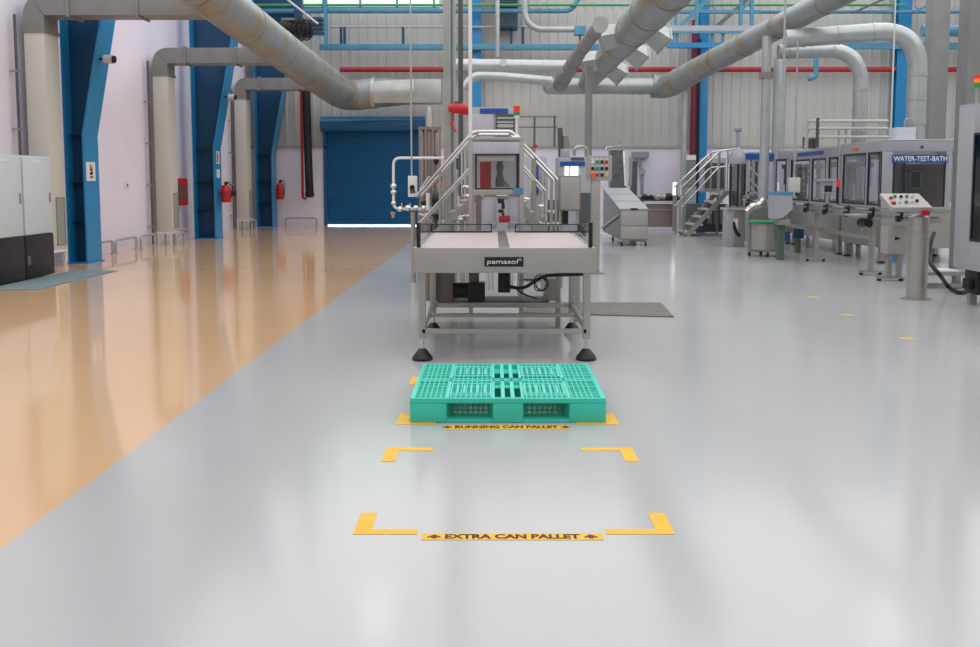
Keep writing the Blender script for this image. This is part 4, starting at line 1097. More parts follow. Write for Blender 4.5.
# ================================================================== PIPED SKID LEFT OF THE BOOTH
Y = 13.8
t = thing('filter_skid', 'stainless filter skid with upright cylinders and thin valved pipes before the shutter', 'machine', (xat(428, Y), Y, 0))
rbox(MB(), 418, 446, 208, 214, Y - .1, .6).build('skid_deck', M['steel'], t)
for px in (420, 444):
    x = xat(px, Y, .3); MB().box(x - .03, x + .03, Y - .05, Y, 0, zat(213, Y)).build('skid_leg', M['steel'], t)
for px, r, py in ((423, .035, 128), (429.5, .055, 106), (436.5, .055, 130)):
    x = xat(px, Y + .25, 1.6)
    MB().lathe([(0, 0), (r, 0), (r, zat(py + 4, Y) - zat(209, Y)), (r * .6, zat(py, Y) - zat(209, Y)), (0, zat(py, Y) - zat(209, Y))], (x, Y + .25, zat(209, Y)), 18).build('cylinder', M['steel'], t)
rbox(MB(), 418.5, 441, 126.5, 129.5, Y + .15, .25).build('top_frame', M['brown'], t)
for px in (420, 426, 433, 440): 
    x = xat(px, Y + .15, 1.6); MB().box(x - .015, x + .015, Y + .12, Y + .16, zat(209, Y), zat(127, Y)).build('frame_upright', M['brown'], t)
MB().lathe([(.03, 0), (.045, .04), (.03, .09), (.02, .12), (.028, .18), (0, .19)], (xat(428.5, Y + .25, 2.5), Y + .25, zat(118, Y)), 14).build('relief_valve', M['steel'], t)
# thin pipes
pp = arc_path([at(444, 158, Y - .4), at(393.5, 158, Y - .4), at(393.5, 209, Y - .4), at(434, 209, Y - .4)], .1, 5)
MB().tube(pp, .02, 10).build('thin_pipe', M['white'], t)
for px, py, s in ((393.5, 186, .05), (393.5, 192, .045), (393.5, 203, .04), (400, 209, .05), (408, 208, .055), (416, 208, .05), (424, 208, .05), (430, 206, .045)):
    q = at(px, py, Y - .4); MB().ball(q, s, 1, 1, .8, 10).build('valve', M['bright'], t)
for px in (402, 410): MB().cyl(at(px, 209, Y - .4), at(px, 203, Y - .4), .012, seg=8).build('valve_stem', M['bright'], t)
MB().cyl(at(393, 212, Y - .4), at(393.5, 218, Y - .4), .04, .02, seg=10).build('drain_cup', M['steel'], t)
MB().cyl(at(432.5, 200, Y - .45), at(441, 200, Y - .45), .10, seg=16).build('pump', M['black'], t)
MB().cyl(at(428.5, 193, Y - .45), at(428.5, 210, Y - .45), .035, seg=12).build('column_valve', M['white'], t)
rbox(MB(), 437, 444, 181, 185, Y - .5, .06).build('orange_clip', M['orange'], t)
rbox(MB(), 437, 444, 185, 191, Y - .5, .06).build('teal_bracket', M['teal'], t)
MB().ball(at(436, 160, Y - .1), .045, 1, 1, 1.6, 10).build('black_knob', M['black'], t)
MB().cyl(at(413, 212, Y - .4), (at(413, 212, Y - .4).x, Y - .4, 0), .035, seg=10).build('stand_post', M['steel'], t)
for px, py, s, m in ((424, 203, .05, 'black'), (434, 205, .06, 'darkgrey'), (440, 196, .05, 'steel'), (427, 216, .05, 'bright'), (437, 217, .055, 'black'), (444, 207, .05, 'bright'), (431, 222, .05, 'steel'), (441, 226, .05, 'darkgrey')):
    MB().ball(at(px, py, Y - .3), s, 1.1, 1, .9, 10).build('valve', M[m], t)
for px in (426, 434, 441): MB().cyl((xat(px, Y, .6), Y + .1, .02), (xat(px, Y, .6), Y + .1, zat(213, Y)), .09, seg=16).build('lower_tank', M['sheet' if px == 434 else 'steel'], t)
rbox(MB(), 419, 446, 176, 207, Y + .42, .03).build('rear_plate', M['darkgrey'], t)
for px0, py0, px1, py1 in ((419, 214, 446, 222), (420, 190, 430, 176), (433, 178, 446, 170)): MB().cyl(at(px0, py0, Y - .2), at(px1, py1, Y - .2), .018, seg=8).build('thin_pipe', M['bright'], t)
# green rounded tank and steel bits behind the masts
t = thing('green_motor', 'rounded grey-green motor between the masts and the glazed booth', 'motor', at(456, 200, 13.4))
MB().lathe([(0, 0), (.075, 0), (.085, .03), (.085, .2), (.05, .26), (0, .28)], tuple(at(455, 188, 13.4)), 18).build('housing', M['teal'], t)
MB().lathe([(0, 0), (.1, .0), (.11, .05), (.06, .1), (.05, .16)], tuple(at(456, 199, 13.4)), 18).build('pump_body', M['sheet'], t)
MB().cyl(at(456, 199, 13.4), (at(456, 199, 13.4).x, 13.4, 0), .06, seg=12).build('pedestal', M['steel'], t)
t = thing('tube_manifold', 'upright bundle of bright steel tubes beside the booth frame', 'pipework', (xat(465, 12.9), 12.9, 0))
rbox(MB(), 455.5, 469, 158, 240, 13.75, .05).build('rear_panel', M['darkgrey'], t)
for px, py, w in ((457.5, 170, .012), (459.5, 196, .03), (462.5, 142, .022), (466, 150, .028), (467.5, 120, .014)):
    x = xat(px, 12.9, 1.2); MB().cyl((x, 12.9, 0), (x, 12.9, zat(py, 12.9)), w, seg=10).build('tube', M['bright'], t)
for px, py in ((465.5, 187), (464, 206), (466.5, 196), (468, 216), (460, 219)): MB().ball(at(px, py, 12.85), .035, 1.4, 1, .8, 10).build('fitting', M['bright'], t)
for py in (207, 218): MB().cyl(at(451, py, 12.85), at(470, py - 3, 12.85), .014, seg=8).build('cross_tube', M['bright'], t)

# ================================================================== INCLINED FEEDER, FAR BENCH
YE0, YE1 = 20.9, 24.2
ex0, ex1 = xat(620.5, YE0, .6), xat(648, YE0, .6)
za, zb = zat(210, YE0), zat(188.5, YE1)
t = thing('inclined_feeder', 'stainless inclined feeder with three pale lids and caster feet', 'feeder', ((ex0 + ex1) / 2, (YE0 + YE1) / 2, 0))
mb = MB()
mb.hexa([(ex0, YE0, .14), (ex1, YE0, .14), (ex1, YE1, .16), (ex0, YE1, .16), (ex0, YE0, za - .01), (ex1, YE0, za - .01), (ex1, YE1, zb - .01), (ex0, YE1, zb - .01)])
mb.build('body', M['duct'], t, bevel=.006)
MB().box(ex0 + .01, ex1 - .01, YE0 - .012, YE0, .47, za - .03).build('front_panel', M['steelm'], t, bevel=.003)
MB().box(ex0 + .01, ex1 - .01, YE0 - .012, YE0, .17, .45).build('front_panel', M['steelm'], t, bevel=.003)
for k in range(3):
    f0, f1 = k / 3 + .014, (k + 1) / 3 - .014
    y0, y1 = YE0 + (YE1 - YE0) * f0, YE0 + (YE1 - YE0) * f1
    z0, z1 = za + (zb - za) * f0, za + (zb - za) * f1
    l = MB().hexa([(ex0 - .015, y0, z0), (ex1 + .015, y0, z0), (ex1 + .015, y1, z1), (ex0 - .015, y1, z1), (ex0 - .015, y0, z0 + .025), (ex1 + .015, y0, z0 + .025), (ex1 + .015, y1, z1 + .025), (ex0 - .015, y1, z1 + .025)]).build('lid', M['lid'], t)
    if k == 0: MB().box((ex0 + ex1) / 2 - .08, (ex0 + ex1) / 2 + .08, y0 - .02, y0 + .01, z0 + .0, z0 + .035).build('lid_handle', M['black'], l)
for x in (ex0 + .04, ex1 - .04):
    for y in (YE0 + .06, YE0 + 1.6):
        l = MB().box(x - .02, x + .02, y - .02, y + .02, .08, .4).build('leg', M['steel'], t)
        MB().cyl((x - .02, y, .05), (x + .02, y, .05), .05, seg=14).build('caster', M['black'], l)
MB().tube([(ex0 - .1, YE0 + .1, .16), (ex1, YE0 + .1, .10)], .018, 8).build('tie_bar', M['steel'], t)
MB().bar((ex0 - .03, YE0 + .2, .7), (ex0 - .03, YE1, .25), .03, .05).build('brace', M['steel'], t)
hx0, hx1 = xat(611, 24.4, 1.9), xat(624, 24.4, 1.9)
MB().prism([(hx0, 24.4, zb - .1), (hx1 + .05, 24.25, zb - .1), (hx1, 24.4, zat(150, 24.4)), (hx0, 24.5, zat(150, 24.4))], (0, .5, 0)).build('hopper', M['hopper'], t)
MB().bar(at(625, 186, 24.2), at(623.5, 151, 24.4), .05, .06).build('hopper_rail', M['bright'], t)
MB().tube([at(606, 150, 24.3), at(607, 147, 24.3), at(621, 146, 24.3), at(620, 139, 24.3)], .03, 8).build('top_handle', M['bright'], t)
MB().bar(at(630, 186, 24.8), at(631, 157, 24.8), .08, .08).build('side_post', M['machine'], t)
t = thing('dark_doorway_panel', 'dark upright panel behind the inclined feeder by the far wall', 'panel', (xat(634, 29), 29, 0))
rbox(MB(), 631, 637, 161, 228.2, 29.0, .3).build('panel_body', M['signblue'] if False else M['darkgrey'], t)
t = thing('far_bench', 'low grey-brown steel cabinet with piping along the far wall', 'machine', (xat(660, 27.6), 27.8, 0))
rbox(MB(), 649, 673, 204.5, 227, 27.6, .6).build('body', M['brown'], t, bevel=.01)
rbox(MB(), 649, 673, 209, 211, 27.58, .03).build('trim_band', M['steel'], t)
rbox(MB(), 640, 682, 197, 201, 27.5, .7).build('bench_top', M['darkgrey'], t)
for px, s in ((645, .09), (651, .07), (658, .11), (664, .08), (669, .12), (675, .09)): MB().ball(at(px, 197, 27.45), s, 1.2, 1, 1, 10).build('valve', M['black' if px % 2 else 'steel'], t)
for px in (641, 681):
    x = xat(px, 27.8, .3); MB().box(x - .04, x + .04, 27.6, 27.7, 0, zat(201, 27.6)).build('leg', M['steel'], t)
x = xat(674.5, 27.3, 1.2)
t = thing('upright_tube_lamp', 'bright white upright tube at the end of the low far cabinet', 'lamp', (x, 27.3, 0))
MB().cyl((x, 27.3, zat(195, 27.3)), (x, 27.3, zat(182, 27.3)), .048, seg=16).build('tube', M['whiteglow'], t)
MB().cyl((x, 27.3, 0), (x, 27.3, zat(195, 27.3)), .05, seg=14).build('stand', M['steel'], t)
MB().cyl((x, 27.3, zat(182, 27.3)), (x, 27.3, zat(180.5, 27.3)), .07, seg=16).build('cap', M['steel'], t)
t = thing('wall_fitting', 'small grey pipe fitting on the lilac far wall beside the dark panel', 'fitting', at(642, 180, 30.3))
MB().box(xat(632, 30.4, 2.3), xat(648, 30.4, 2.3), 30.2, 30.46, zat(158, 30.4), zat(152, 30.4)).build('bracket', M['grille'], t)
MB().tube(arc_path([at(640, 156, 30.3), at(640, 166, 30.3), at(642, 170, 30.3), at(642, 195, 30.3)], .15), .06, 10).build('pipe', M['grille'], t)
MB().cbox(at(642, 172, 30.3), .2, .15, .18).build('valve', M['machine'], t)
# ================================================================== RIGHT-HAND MACHINE LINE
XF = 6.9                                            # aisle face of the line
def glazed_machine(name, label, y0, y1, zt, bays, depth=1.7, blue=None, near_window=False, lower=.98, material='machine'):
    """enclosure along the aisle: legs, stainless body, glazed upper frame"""
    t = thing(name, label, 'machine', (XF + depth / 2, (y0 + y1) / 2, 0))
    x0, x1 = XF, XF + depth
    MB().box(x0 + .02, x1, y0 + .02, y1 - .02, .28, lower - .04).build('lower_body', M['steel'], t, bevel=.01)
    MB().box(x0, x1, y0, y1, lower - .04, lower).build('deck_edge', M['steelm'], t, bevel=.004)
    for x in (x0 + .1, x1 - .1):
        for y in (y0 + .15, y1 - .15):
            l = MB().box(x - .04, x + .04, y - .04, y + .04, .04, .3).build('leg', M['steel'], t)
            MB().lathe([(.07, 0), (.07, .012), (.03, .045)], (x, y, 0), 14).build('foot', M['black'], l)
    for (p, q, u, v) in ((x0 - .01, x0 + .09, y0 - .01, y1 + .01), (x1 - .1, x1, y0 - .01, y1 + .01), (x0 + .09, x1 - .1, y0 - .01, y0 + .09), (x0 + .09, x1 - .1, y1 - .09, y1 + .01)):
        MB().box(p, q, u, v, zt - .20, zt).build('roof_beam', M[material], t, bevel=.006)
    MB().box(x0 + .09, x1 - .1, y0 + .09, y1 - .09, zt - .02, zt - .01).build('roof_pane', M['glass'], t)
    w = .075
    for x in (x0, x1 - w):
        for y in (y0, y1 - w): MB().box(x, x + w, y, y + w, lower, zt - .2).build('frame_post', M[material], t, bevel=.004)
    MB().box(x0, x0 + w, y0 + w, y1 - w, lower, lower + .06).build('frame_sill', M[material], t, bevel=.004)
    for a, b in bays:
        fr = MB()
        fr.box(x0 - .006, x0 + .02, a, b, lower + .06, lower + .09).box(x0 - .006, x0 + .02, a, b, zt - .24, zt - .2).box(x0 - .006, x0 + .02, a, a + .035, lower + .06, zt - .2).box(x0 - .006, x0 + .02, b - .035, b, lower + .06, zt - .2)
        d = fr.build('guard_door', M['darkframe'], t)
        MB().box(x0 + .004, x0 + .012, a + .035, b - .035, lower + .09, zt - .24).build('pane', M['smoke'], d)
    for (_, b), (a, _) in zip(bays, bays[1:]):
        MB().box(x0 - .004, x0 + .05, b, a, lower, zt - .2).build('mullion', M[material], t)
    if blue: MB().box(x0 - .025, x0 - .01, blue[0], blue[1], zt - .13, zt - .05).build('blue_plate', M['signblue'], t)
    MB().box(x1 - .05, x1 - .04, y0 + .08, y1 - .08, lower, zt - .2).build('back_pane', M['glass'], t)
    return t
# --- water test bath (its near end faces the viewer)
YW = 16.4
t = glazed_machine('test_bath_machine', 'grey glazed machine with a blue lettered WATER-TEST-BATH sign on its end', YW, 18.3, 2.2, [(16.48, 17.02), (17.1, 18.22)], 1.95)
ex0, ex1 = XF, XF + 1.95
mb = MB()
zl, zh = zat(208, YW), zat(155, YW)
MB().box(ex0, ex1, YW - .01, YW + .02, .98, zl + .02).build('end_sill', M['machine'], t)
MB().box(ex0, xat(892.5, YW, 1.6), YW - .008, YW + .06, .98, 2.0).build('end_post', M['machine'], t, bevel=.004)
MB().box(xat(945.5, YW, 1.6), xat(951, YW, 1.6), YW - .008, YW + .06, .98, 2.0).build('end_post', M['machine'], t, bevel=.004)
wx0, wx1 = xat(892.5, YW, 1.6), xat(945.5, YW, 1.6)
mb.box(wx0, wx0 + .04, YW - .004, YW + .02, zl, zh).box(wx1 - .02, wx1, YW - .004, YW + .02, zl, zh).box(wx0, wx1, YW - .004, YW + .02, zl, zl + .03).box(wx0, wx1, YW - .004, YW + .02, zh - .02, zh)
d = mb.build('end_window', M['darkframe'], t)
MB().box(wx0 + .04, wx1 - .02, YW + .005, YW + .012, zl + .03, zh - .02).build('pane', M['smoke'], d)
MB().box(xat(951, YW, 1.6), ex1 - .05, YW + .005, YW + .012, 1.1, 2.0).build('end_pane', M['smoke'], t)
bx = MB().box(xat(904, 17.0, 1.5), xat(944, 17.0, 1.5), 16.95, 17.02, zat(206, 17.0), zat(164, 17.0)).build('inner_panel', M['brown'], t)
MB().box(xat(892, 17.1, 1.5), xat(903.5, 17.1, 1.5), 17.05, 17.1, zat(206, 17.1), zat(158, 17.1)).build('inner_panel', M['machine'], t)
q0, q1 = xat(909, 16.93, 1.5), xat(922.5, 16.93, 1.5)
mb = MB(); za, zb = zat(189.5, 16.93), zat(170, 16.93)
mb.box(q0, q1, 16.93, 16.95, za, za + .04).box(q0, q1, 16.93, 16.95, zb - .04, zb).box(q0, q0 + .04, 16.93, 16.95, za, zb).box(q1 - .04, q1, 16.93, 16.95, za, zb)
mb.build('teal_window_trim', M['teal'], bx)
MB().box(q0 + .04, q1 - .04, 16.94, 16.95, za + .04, zb - .04).build('inner_screen', M['darkgrey'], bx)
s = MB().box(xat(892.5, YW - .03, 1.8), xat(948, YW - .03, 1.8), YW - .03, YW - .012, zat(162.8, YW), zat(154.8, YW)).build('sign_board', M['signblue'], t)
sx0, sx1 = xat(893.5, YW - .03, 1.8), xat(947, YW - .03, 1.8)
lettering('WATER-TEST-BATH', 'sign_lettering', M['white'], s, sx1 - sx0, (zat(154.8, YW) - zat(162.8, YW)) * .66, (((sx0 + sx1) / 2, YW - .03, (zat(154.8, YW) + zat(162.8, YW)) / 2), (1, 0, 0), (0, 0, 1)), .004, .02)
MB().cyl((xat(921.5, YW, 2.1), YW - .01, zat(147, YW)), (xat(921.5, YW, 2.1), YW - .04, zat(147, YW)), .025, seg=12).build('latch', M['darkgrey'], t)
MB().box(XF - .02, XF - .01, 17.45, 17.75, 2.05, 2.10).build('orange_plate', M['orange'], t)
MB().box(ex0 - .01, ex1, YW - .02, YW + .3, 2.2, 2.215).build('roof_lip', M['white'], t)
# --- the machines beyond
glazed_machine('can_machine', 'grey glazed machine with blue name strip behind the conveyor monitor', 18.4, 21.5, 2.16, [(18.5, 19.0), (19.15, 20.0), (20.1, 21.4)], 1.7, blue=(19.3, 20.9))
glazed_machine('capping_machine', 'darker glazed machine behind the hanging green box and hopper', 21.65, 24.4, 2.2, [(21.75, 22.6), (22.7, 23.5), (23.6, 24.3)], 1.7)
glazed_machine('washing_machine_line', 'glazed machine under a blue strip beyond the drop pipe', 24.6, 27.0, 2.25, [(24.7, 25.7), (25.8, 26.9)], 2.4, blue=(24.75, 26.4))
# innards of the glazed machines
for (name, lab, cy, n) in (('filling_carousel', 'ring of steel filling heads behind the glass next to the monitor', 20.0, 8), ('capping_carousel', 'ring of steel capping heads behind the glass near the hopper', 23.0, 8)):
    cx = XF + .8
    t = thing(name, lab, 'machine part', (cx, cy, .98), 'carousels inside the glazed machines')
    MB().lathe([(0, 0), (.55, 0), (.55, .06), (.12, .08), (.12, .78), (.5, .8), (.5, .9), (0, .92)], (cx, cy, .985), 24).build('turret', M['steel'], t)
    for i in range(n):
        a = 2 * math.pi * i / n
        MB().cyl((cx + .42 * math.cos(a), cy + .42 * math.sin(a), 1.4), (cx + .42 * math.cos(a), cy + .42 * math.sin(a), 1.8), .04, seg=10).build('head', M['bright'], t)
# roof railing and manifold of pipes
t = thing('roof_pipes', 'white pipe rails and elbows on the machine roof by the small bent pipe', 'pipework', (XF + .5, 19.2, 2.16))
for py, Y in ((121, 18.8), (128.5, 18.8), (137, 18.8)):
    MB().tube(arc_path([Vector((at(806, py, Y + .6).x, Y + .6, 2.165)), at(808, py, Y + .6), at(818, py, Y), at(888, py, Y)], .15, 4), .03, 8).build('pipe_rail', M['riser'], t)
for px in (818, 839, 846, 858):
    p = at(px, 118 if px == 818 else 128, 18.85); MB().cyl((p.x, p.y, 2.16), p, .035 if px == 818 else .018, seg=8).build('pipe_post', M['darkgrey' if px == 818 else 'steel'], t)
for px in (805, 811, 815):
    p = at(px, 137, 19.6); MB().cyl((p.x, p.y, 2.16), p, .05, seg=10).build('manifold_stub', M['darkgrey'], t)
t = thing('roof_box', 'pale blue-grey box with thin bent pipes on the roof over the blue sign', 'electrical box', (XF + .9, 17.0, 2.2))
MB().box(xat(895.5, 16.6, 2.3), xat(914.5, 16.6, 2.3), 16.55, 16.9, 2.216, zat(127.5, 16.6)).build('case', M['cabinet'], t, bevel=.01)
MB().tube(arc_path([at(904, 128, 17.05), at(905, 119, 17.05), at(912, 118, 17.05), at(913.5, 128, 17.05)], .08), .012, 8).build('bent_pipe', M['machine'], t)

# ================================================================== CONVEYOR ALONG THE LINE
t = thing('aisle_conveyor', 'long narrow stainless conveyor with side rails in front of the machine line', 'conveyor', (6.0, 16.4, 0))
y0, y1 = 12.6, 21.6
MB().box(5.86, 6.14, y0, y1, .90, .985).build('conveyor_body', M['steel'], t, bevel=.004)
MB().box(5.90, 6.10, y0 - .02, y1, .985, .992).build('conveyor_belt', M['darkgrey'], t)
for x in (5.84, 6.16):
    MB().box(x - .008, x + .008, y0, y1, 1.03, 1.06).build('side_rail', M['bright'], t)
for k in range(9):
    y = y0 + .5 + k * .98
    br = MB().box(5.80, 5.83, y - .02, y + .02, .93, 1.08).build('rail_bracket', M['black'], t)
    MB().cyl((5.75, y, 1.045), (5.84, y, 1.045), .022, seg=10).box(5.74, 5.80, y - .03, y + .03, .90, .99).build('clamp', M['black'], br)
for y in (14.5, 17.0, 19.7):
    st = MB().box(5.94, 6.02, y - .035, y + .035, .05, .90).build('stand_post', M['steel'], t, bevel=.004)
    MB().box(5.80, 6.16, y - .05, y + .05, .04, .075).build('stand_foot', M['steel'], st, bevel=.004)
    for x in (5.83, 6.13): MB().lathe([(.03, 0), (.03, .02), (.012, .04)], (x, y, 0), 12).build('foot_pad', M['black'], st)
MB().box(5.99, 6.03, 14.5, 21.4, .55, .62).build('tie_beam', M['steel'], t, bevel=.004)
q = at(866, 215, 14.4)
MB().box(5.62, 5.84, 14.2, 14.75, .93, .96).build('transfer_plate', M['steelm'], t)
m = MB().cyl((5.86, 14.35, .82), (5.86, 14.65, .82), .07, seg=16).build('drive_motor', M['black'], t)
MB().tube([(5.8 + .07 * math.cos(a), 14.3, .70 + .07 * math.sin(a)) for a in [i * math.pi / 8 for i in range(17)]], .008, 6).build('cable_loop', M['steel'], m)
# monitor on the conveyor
Y = 16.9
t = thing('operator_monitor', 'dark operator monitor with a red beacon standing at the conveyor', 'monitor', (xat(829, Y), Y, .99))
rbox(MB(), 822, 834, 181, 193.5, Y, .08).build('monitor_case', M['machine'], t, bevel=.005)
rbox(MB(), 824.5, 832, 185.5, 192, Y - .006, .006).build('monitor_screen', M['plinth'], t)
rbox(MB(), 819.5, 835, 178.8, 181.2, Y - .06, .16).build('monitor_hood', M['bright'], t)
x = xat(828, Y, 1.1); MB().cyl((x, Y + .04, .98), (x, Y + .04, zat(193, Y)), .04, seg=12).build('stand', M['steel'], t)
x = xat(838, Y, 1.3)
b = MB().cyl((x, Y, .98), (x, Y, zat(187, Y)), .018, seg=8).build('beacon_pole', M['black'], t)
MB().cyl((x, Y, zat(187, Y)), (x, Y, zat(179, Y)), .035, .028, seg=14).build('beacon_lens', M['redlens'], b)

# ================================================================== KIOSK, BOX STAND
kb = ground(916, 299)
Y = kb.y; X = kb.x
t = thing('button_kiosk', 'stainless kiosk post with a sloping panel of buttons, standing alone on the floor', 'control panel', (X, Y, 0))
pw = 21 / 920 * Y / 2
MB().cyl((X, Y, .012), (X, Y, zat(217, Y)), pw * .93, seg=28).build('post', M['steel'], t)
MB().lathe([(pw * 1.4, 0), (pw * 1.4, .012), (pw, .014)], (X, Y, 0), 28).build('base_plate', M['steel'], t)
MB().cyl((X, Y, zat(217, Y)), (X, Y, zat(214, Y)), pw * .93, pw * .4, seg=28).build('post_cap', M['steel'], t)
MB().box(X + .04, X + .10, Y - .02, Y + .06, zat(217, Y), zat(202, Y)).build('neck', M['steel'], t)
A, B = xat(886, Y, 1.25), xat(926, Y, 1.25)
zf, zb = zat(209, Y - .18), zat(195, Y + .2)
tilt = (zb - zf) / .38
def pan(u, v, h=0):     # u 0..1 along x, v 0..1 front to back
    return Vector((A + (B - A) * u, Y - .18 + .38 * v, zf + .02 + (zb - zf) * v + h))
mb = MB().hexa([pan(0, 0, -.06), pan(1, 0, -.06), pan(1, 1, -.06), pan(0, 1, -.06), pan(0, 0), pan(1, 0), pan(1, 1), pan(0, 1)])
top = mb.build('panel_box', M['steelm'], t, bevel=.006)
for u, v, c, r in ((.12, .25, 'red', .028), (.16, .6, 'red', .022), (.3, .35, 'white', .022), (.3, .72, 'buttongreen', .02), (.45, .3, 'buttongreen', .022), (.45, .7, 'black', .02), (.6, .35, 'white', .022), (.6, .72, 'buttongreen', .02), (.75, .4, 'black', .02), (.75, .75, 'white', .02)):
    MB().cyl(pan(u, v), pan(u, v, .03), r, r * .9, seg=14).build('push_button', M[c], t)
MB().box(B - .14, B - .04, Y - .2, Y - .185, zf - .075, zf - .02).build('red_label', M['red'], t)
sb = ground(895, 281); Y2, X2 = 13.5, xat(895, 13.5, .6)
t = thing('box_stand', 'stainless box with a black triangle mark on a T-foot stand beside the kiosk', 'electrical box', (X2, Y2, 0))
c = rbox(MB(), 888, 910, 227, 254, Y2, .25).build('case', M['steelm'], t, bevel=.008)
tq = at(897.5, 238.5, Y2)
MB().prism([(tq.x - .04, Y2 - .004, tq.z - .03), (tq.x + .05, Y2 - .004, tq.z), (tq.x - .04, Y2 - .004, tq.z + .03)], (0, .004, 0)).build('triangle_mark', M['black'], c)
for px in (893, 903): 
    x = xat(px, Y2, .3); MB().box(x - .035, x + .035, Y2 + .1, Y2 + .17, .06, zat(253, Y2)).build('stand_post', M['steel'], t, bevel=.003)
MB().box(X2 - .19, X2 + .2, Y2 + .07, Y2 + .2, .035, .07).build('stand_foot', M['steel'], t, bevel=.004)
for x in (X2 - .16, X2 + .17): MB().lathe([(.035, 0), (.035, .018), (.014, .036)], (x, Y2 + .135, 0), 12).build('foot_pad', M['black'], t)

# ================================================================== WINDOWED CABINET AT THE EDGE
Y = 11.3
t = thing('windowed_cabinet', 'tall grey machine cabinet with a large dark window, cut by the picture edge', 'machine', (6.5, 10.2, 0))
cx0 = xat(955.5, Y, 1.2); cx1 = cx0 + 1.5; cy0 = 8.9
zb, zt = zat(267, Y), zat(108, Y)
ya, yb = cx0 * 920 / (970.5 - 493), 9.2
zg0, zg1 = zat(241, ya), zat(133, ya)
for (p, q, a, b, n) in ((ya, Y, zb, zt, 'corner_panel'), (yb, ya, zb, zg0, 'lower_panel'), (yb, ya, zg1, zt, 'upper_panel'), (cy0, yb, zb, zt, 'corner_panel')):
    MB().box(cx0, cx0 + .05, p, q, a, b).build(n, M['machine'], t, bevel=.003)
MB().box(cx0 + .05, cx1, Y - .04, Y, zb, zt).build('end_panel', M['machine'], t, bevel=.004)
MB().box(cx0 + .05, cx1, cy0, cy0 + .04, zb, zt).build('end_panel', M['machine'], t, bevel=.004)
MB().box(cx0, cx1, cy0, Y, zt, zt + .03).build('roof_panel', M['machine'], t)
MB().box(cx0 + .05, cx1, cy0 + .04, Y - .04, zb, zb + .04).build('base_panel', M['steelm'], t)
MB().box(cx1 - .04, cx1, cy0 + .04, Y - .04, zb + .04, zt).build('back_panel', M['hopper'], t)
mb = MB()
mb.box(cx0 - .006, cx0 + .02, ya - .03, ya, zg0, zg1).box(cx0 - .006, cx0 + .02, yb, yb + .03, zg0, zg1).box(cx0 - .006, cx0 + .02, yb + .03, ya - .03, zg0, zg0 + .03).box(cx0 - .006, cx0 + .02, yb + .03, ya - .03, zg1 - .03, zg1)
d = mb.build('window_frame', M['darkframe'], t)
MB().box(cx0 + .004, cx0 + .012, yb + .03, ya - .03, zg0 + .03, zg1 - .03).build('pane', M['smoke'], d)
MB().box(cx0 + .5, cx0 + .9, 9.6, 10.8, zb + .04, 1.45).build('inner_unit', M['steel'], t)
MB().box(cx0 + .25, cx0 + .3, 9.3, 11.0, 1.62, 1.72).build('inner_sign', M['signblue'], t)
for x in (cx0 + .12, cx1 - .12):
    for y in (cy0 + .2, Y - .25): MB().box(x - .04, x + .04, y - .04, y + .04, 0, zb).build('leg', M['steel'], t)
MB().box(cx0 + .02, cx0 + .3, 10.75, 11.05, .14, zb).build('drive_unit', M['plinth'], t, bevel=.01)
MB().box(cx0 - .04, cx0 + .02, 10.82, 10.98, .2, .32).build('drive_clamp', M['black'], t, bevel=.006)
x = xat(977, 11.2, 2.5)
t = thing('signal_tower', 'red, amber and green signal tower on the windowed cabinet roof', 'signal light', (x, 11.2, zt + .03))
MB().cyl((x, 11.2, zt + .03), (x, 11.2, zat(88, 11.2)), .022, seg=12).build('pole', M['galv'], t)
MB().cyl((x, 11.2, zat(88, 11.2)), (x, 11.2, zat(83, 11.2)), .04).build('green_lens', M['greenlens'], t)
MB().cyl((x, 11.2, zat(83, 11.2)), (x, 11.2, zat(79, 11.2)), .04).build('amber_lens', M['amber'], t)
MB().cyl((x, 11.2, zat(79, 11.2)), (x, 11.2, zat(75, 11.2)), .04).build('red_lens', M['redlens'], t)
# low bench and cable between
Y = 12.6
t = thing('low_bench', 'low stainless bench frame with a white sheet under the windowed cabinet', 'bench', (xat(945, Y), Y, 0))
z = zat(272, Y)
MB().box(xat(922, Y, .3), xat(990, Y, .3), Y, Y + .5, z - .05, z).build('bench_top', M['steel'], t, bevel=.004)
MB().box(xat(944, Y, .3), xat(962, Y, .3), Y + .05, Y + .45, z, z + .015).build('white_sheet', M['white'], t)
for px in (926, 962):
    x = xat(px, Y, .2); MB().box(x - .04, x + .04, Y + .1, Y + .2, 0, z - .05).build('leg', M['steel'], t)
MB().box(xat(922, Y, .2), xat(985, Y, .2), Y + .02, Y + .06, z - .22, z - .16).build('lower_rail', M['steel'], t)
pp = [at(934, 233, 12.4), at(931, 240, 12.3), at(929, 254, 12.2), at(931, 265, 12.0), at(940, 275, 11.9)]
g1 = ground(948, 287, .03); g2 = ground(960, 293, .03); g3 = ground(968, 291, .03)
t = one(MB().tube(arc_path(pp + [g1, g2, g3], .25, 5), .028, 10), 'floor_cable', M['black'], 'thick black cable drooping to the floor between the kiosk and windowed cabinet', 'cable')

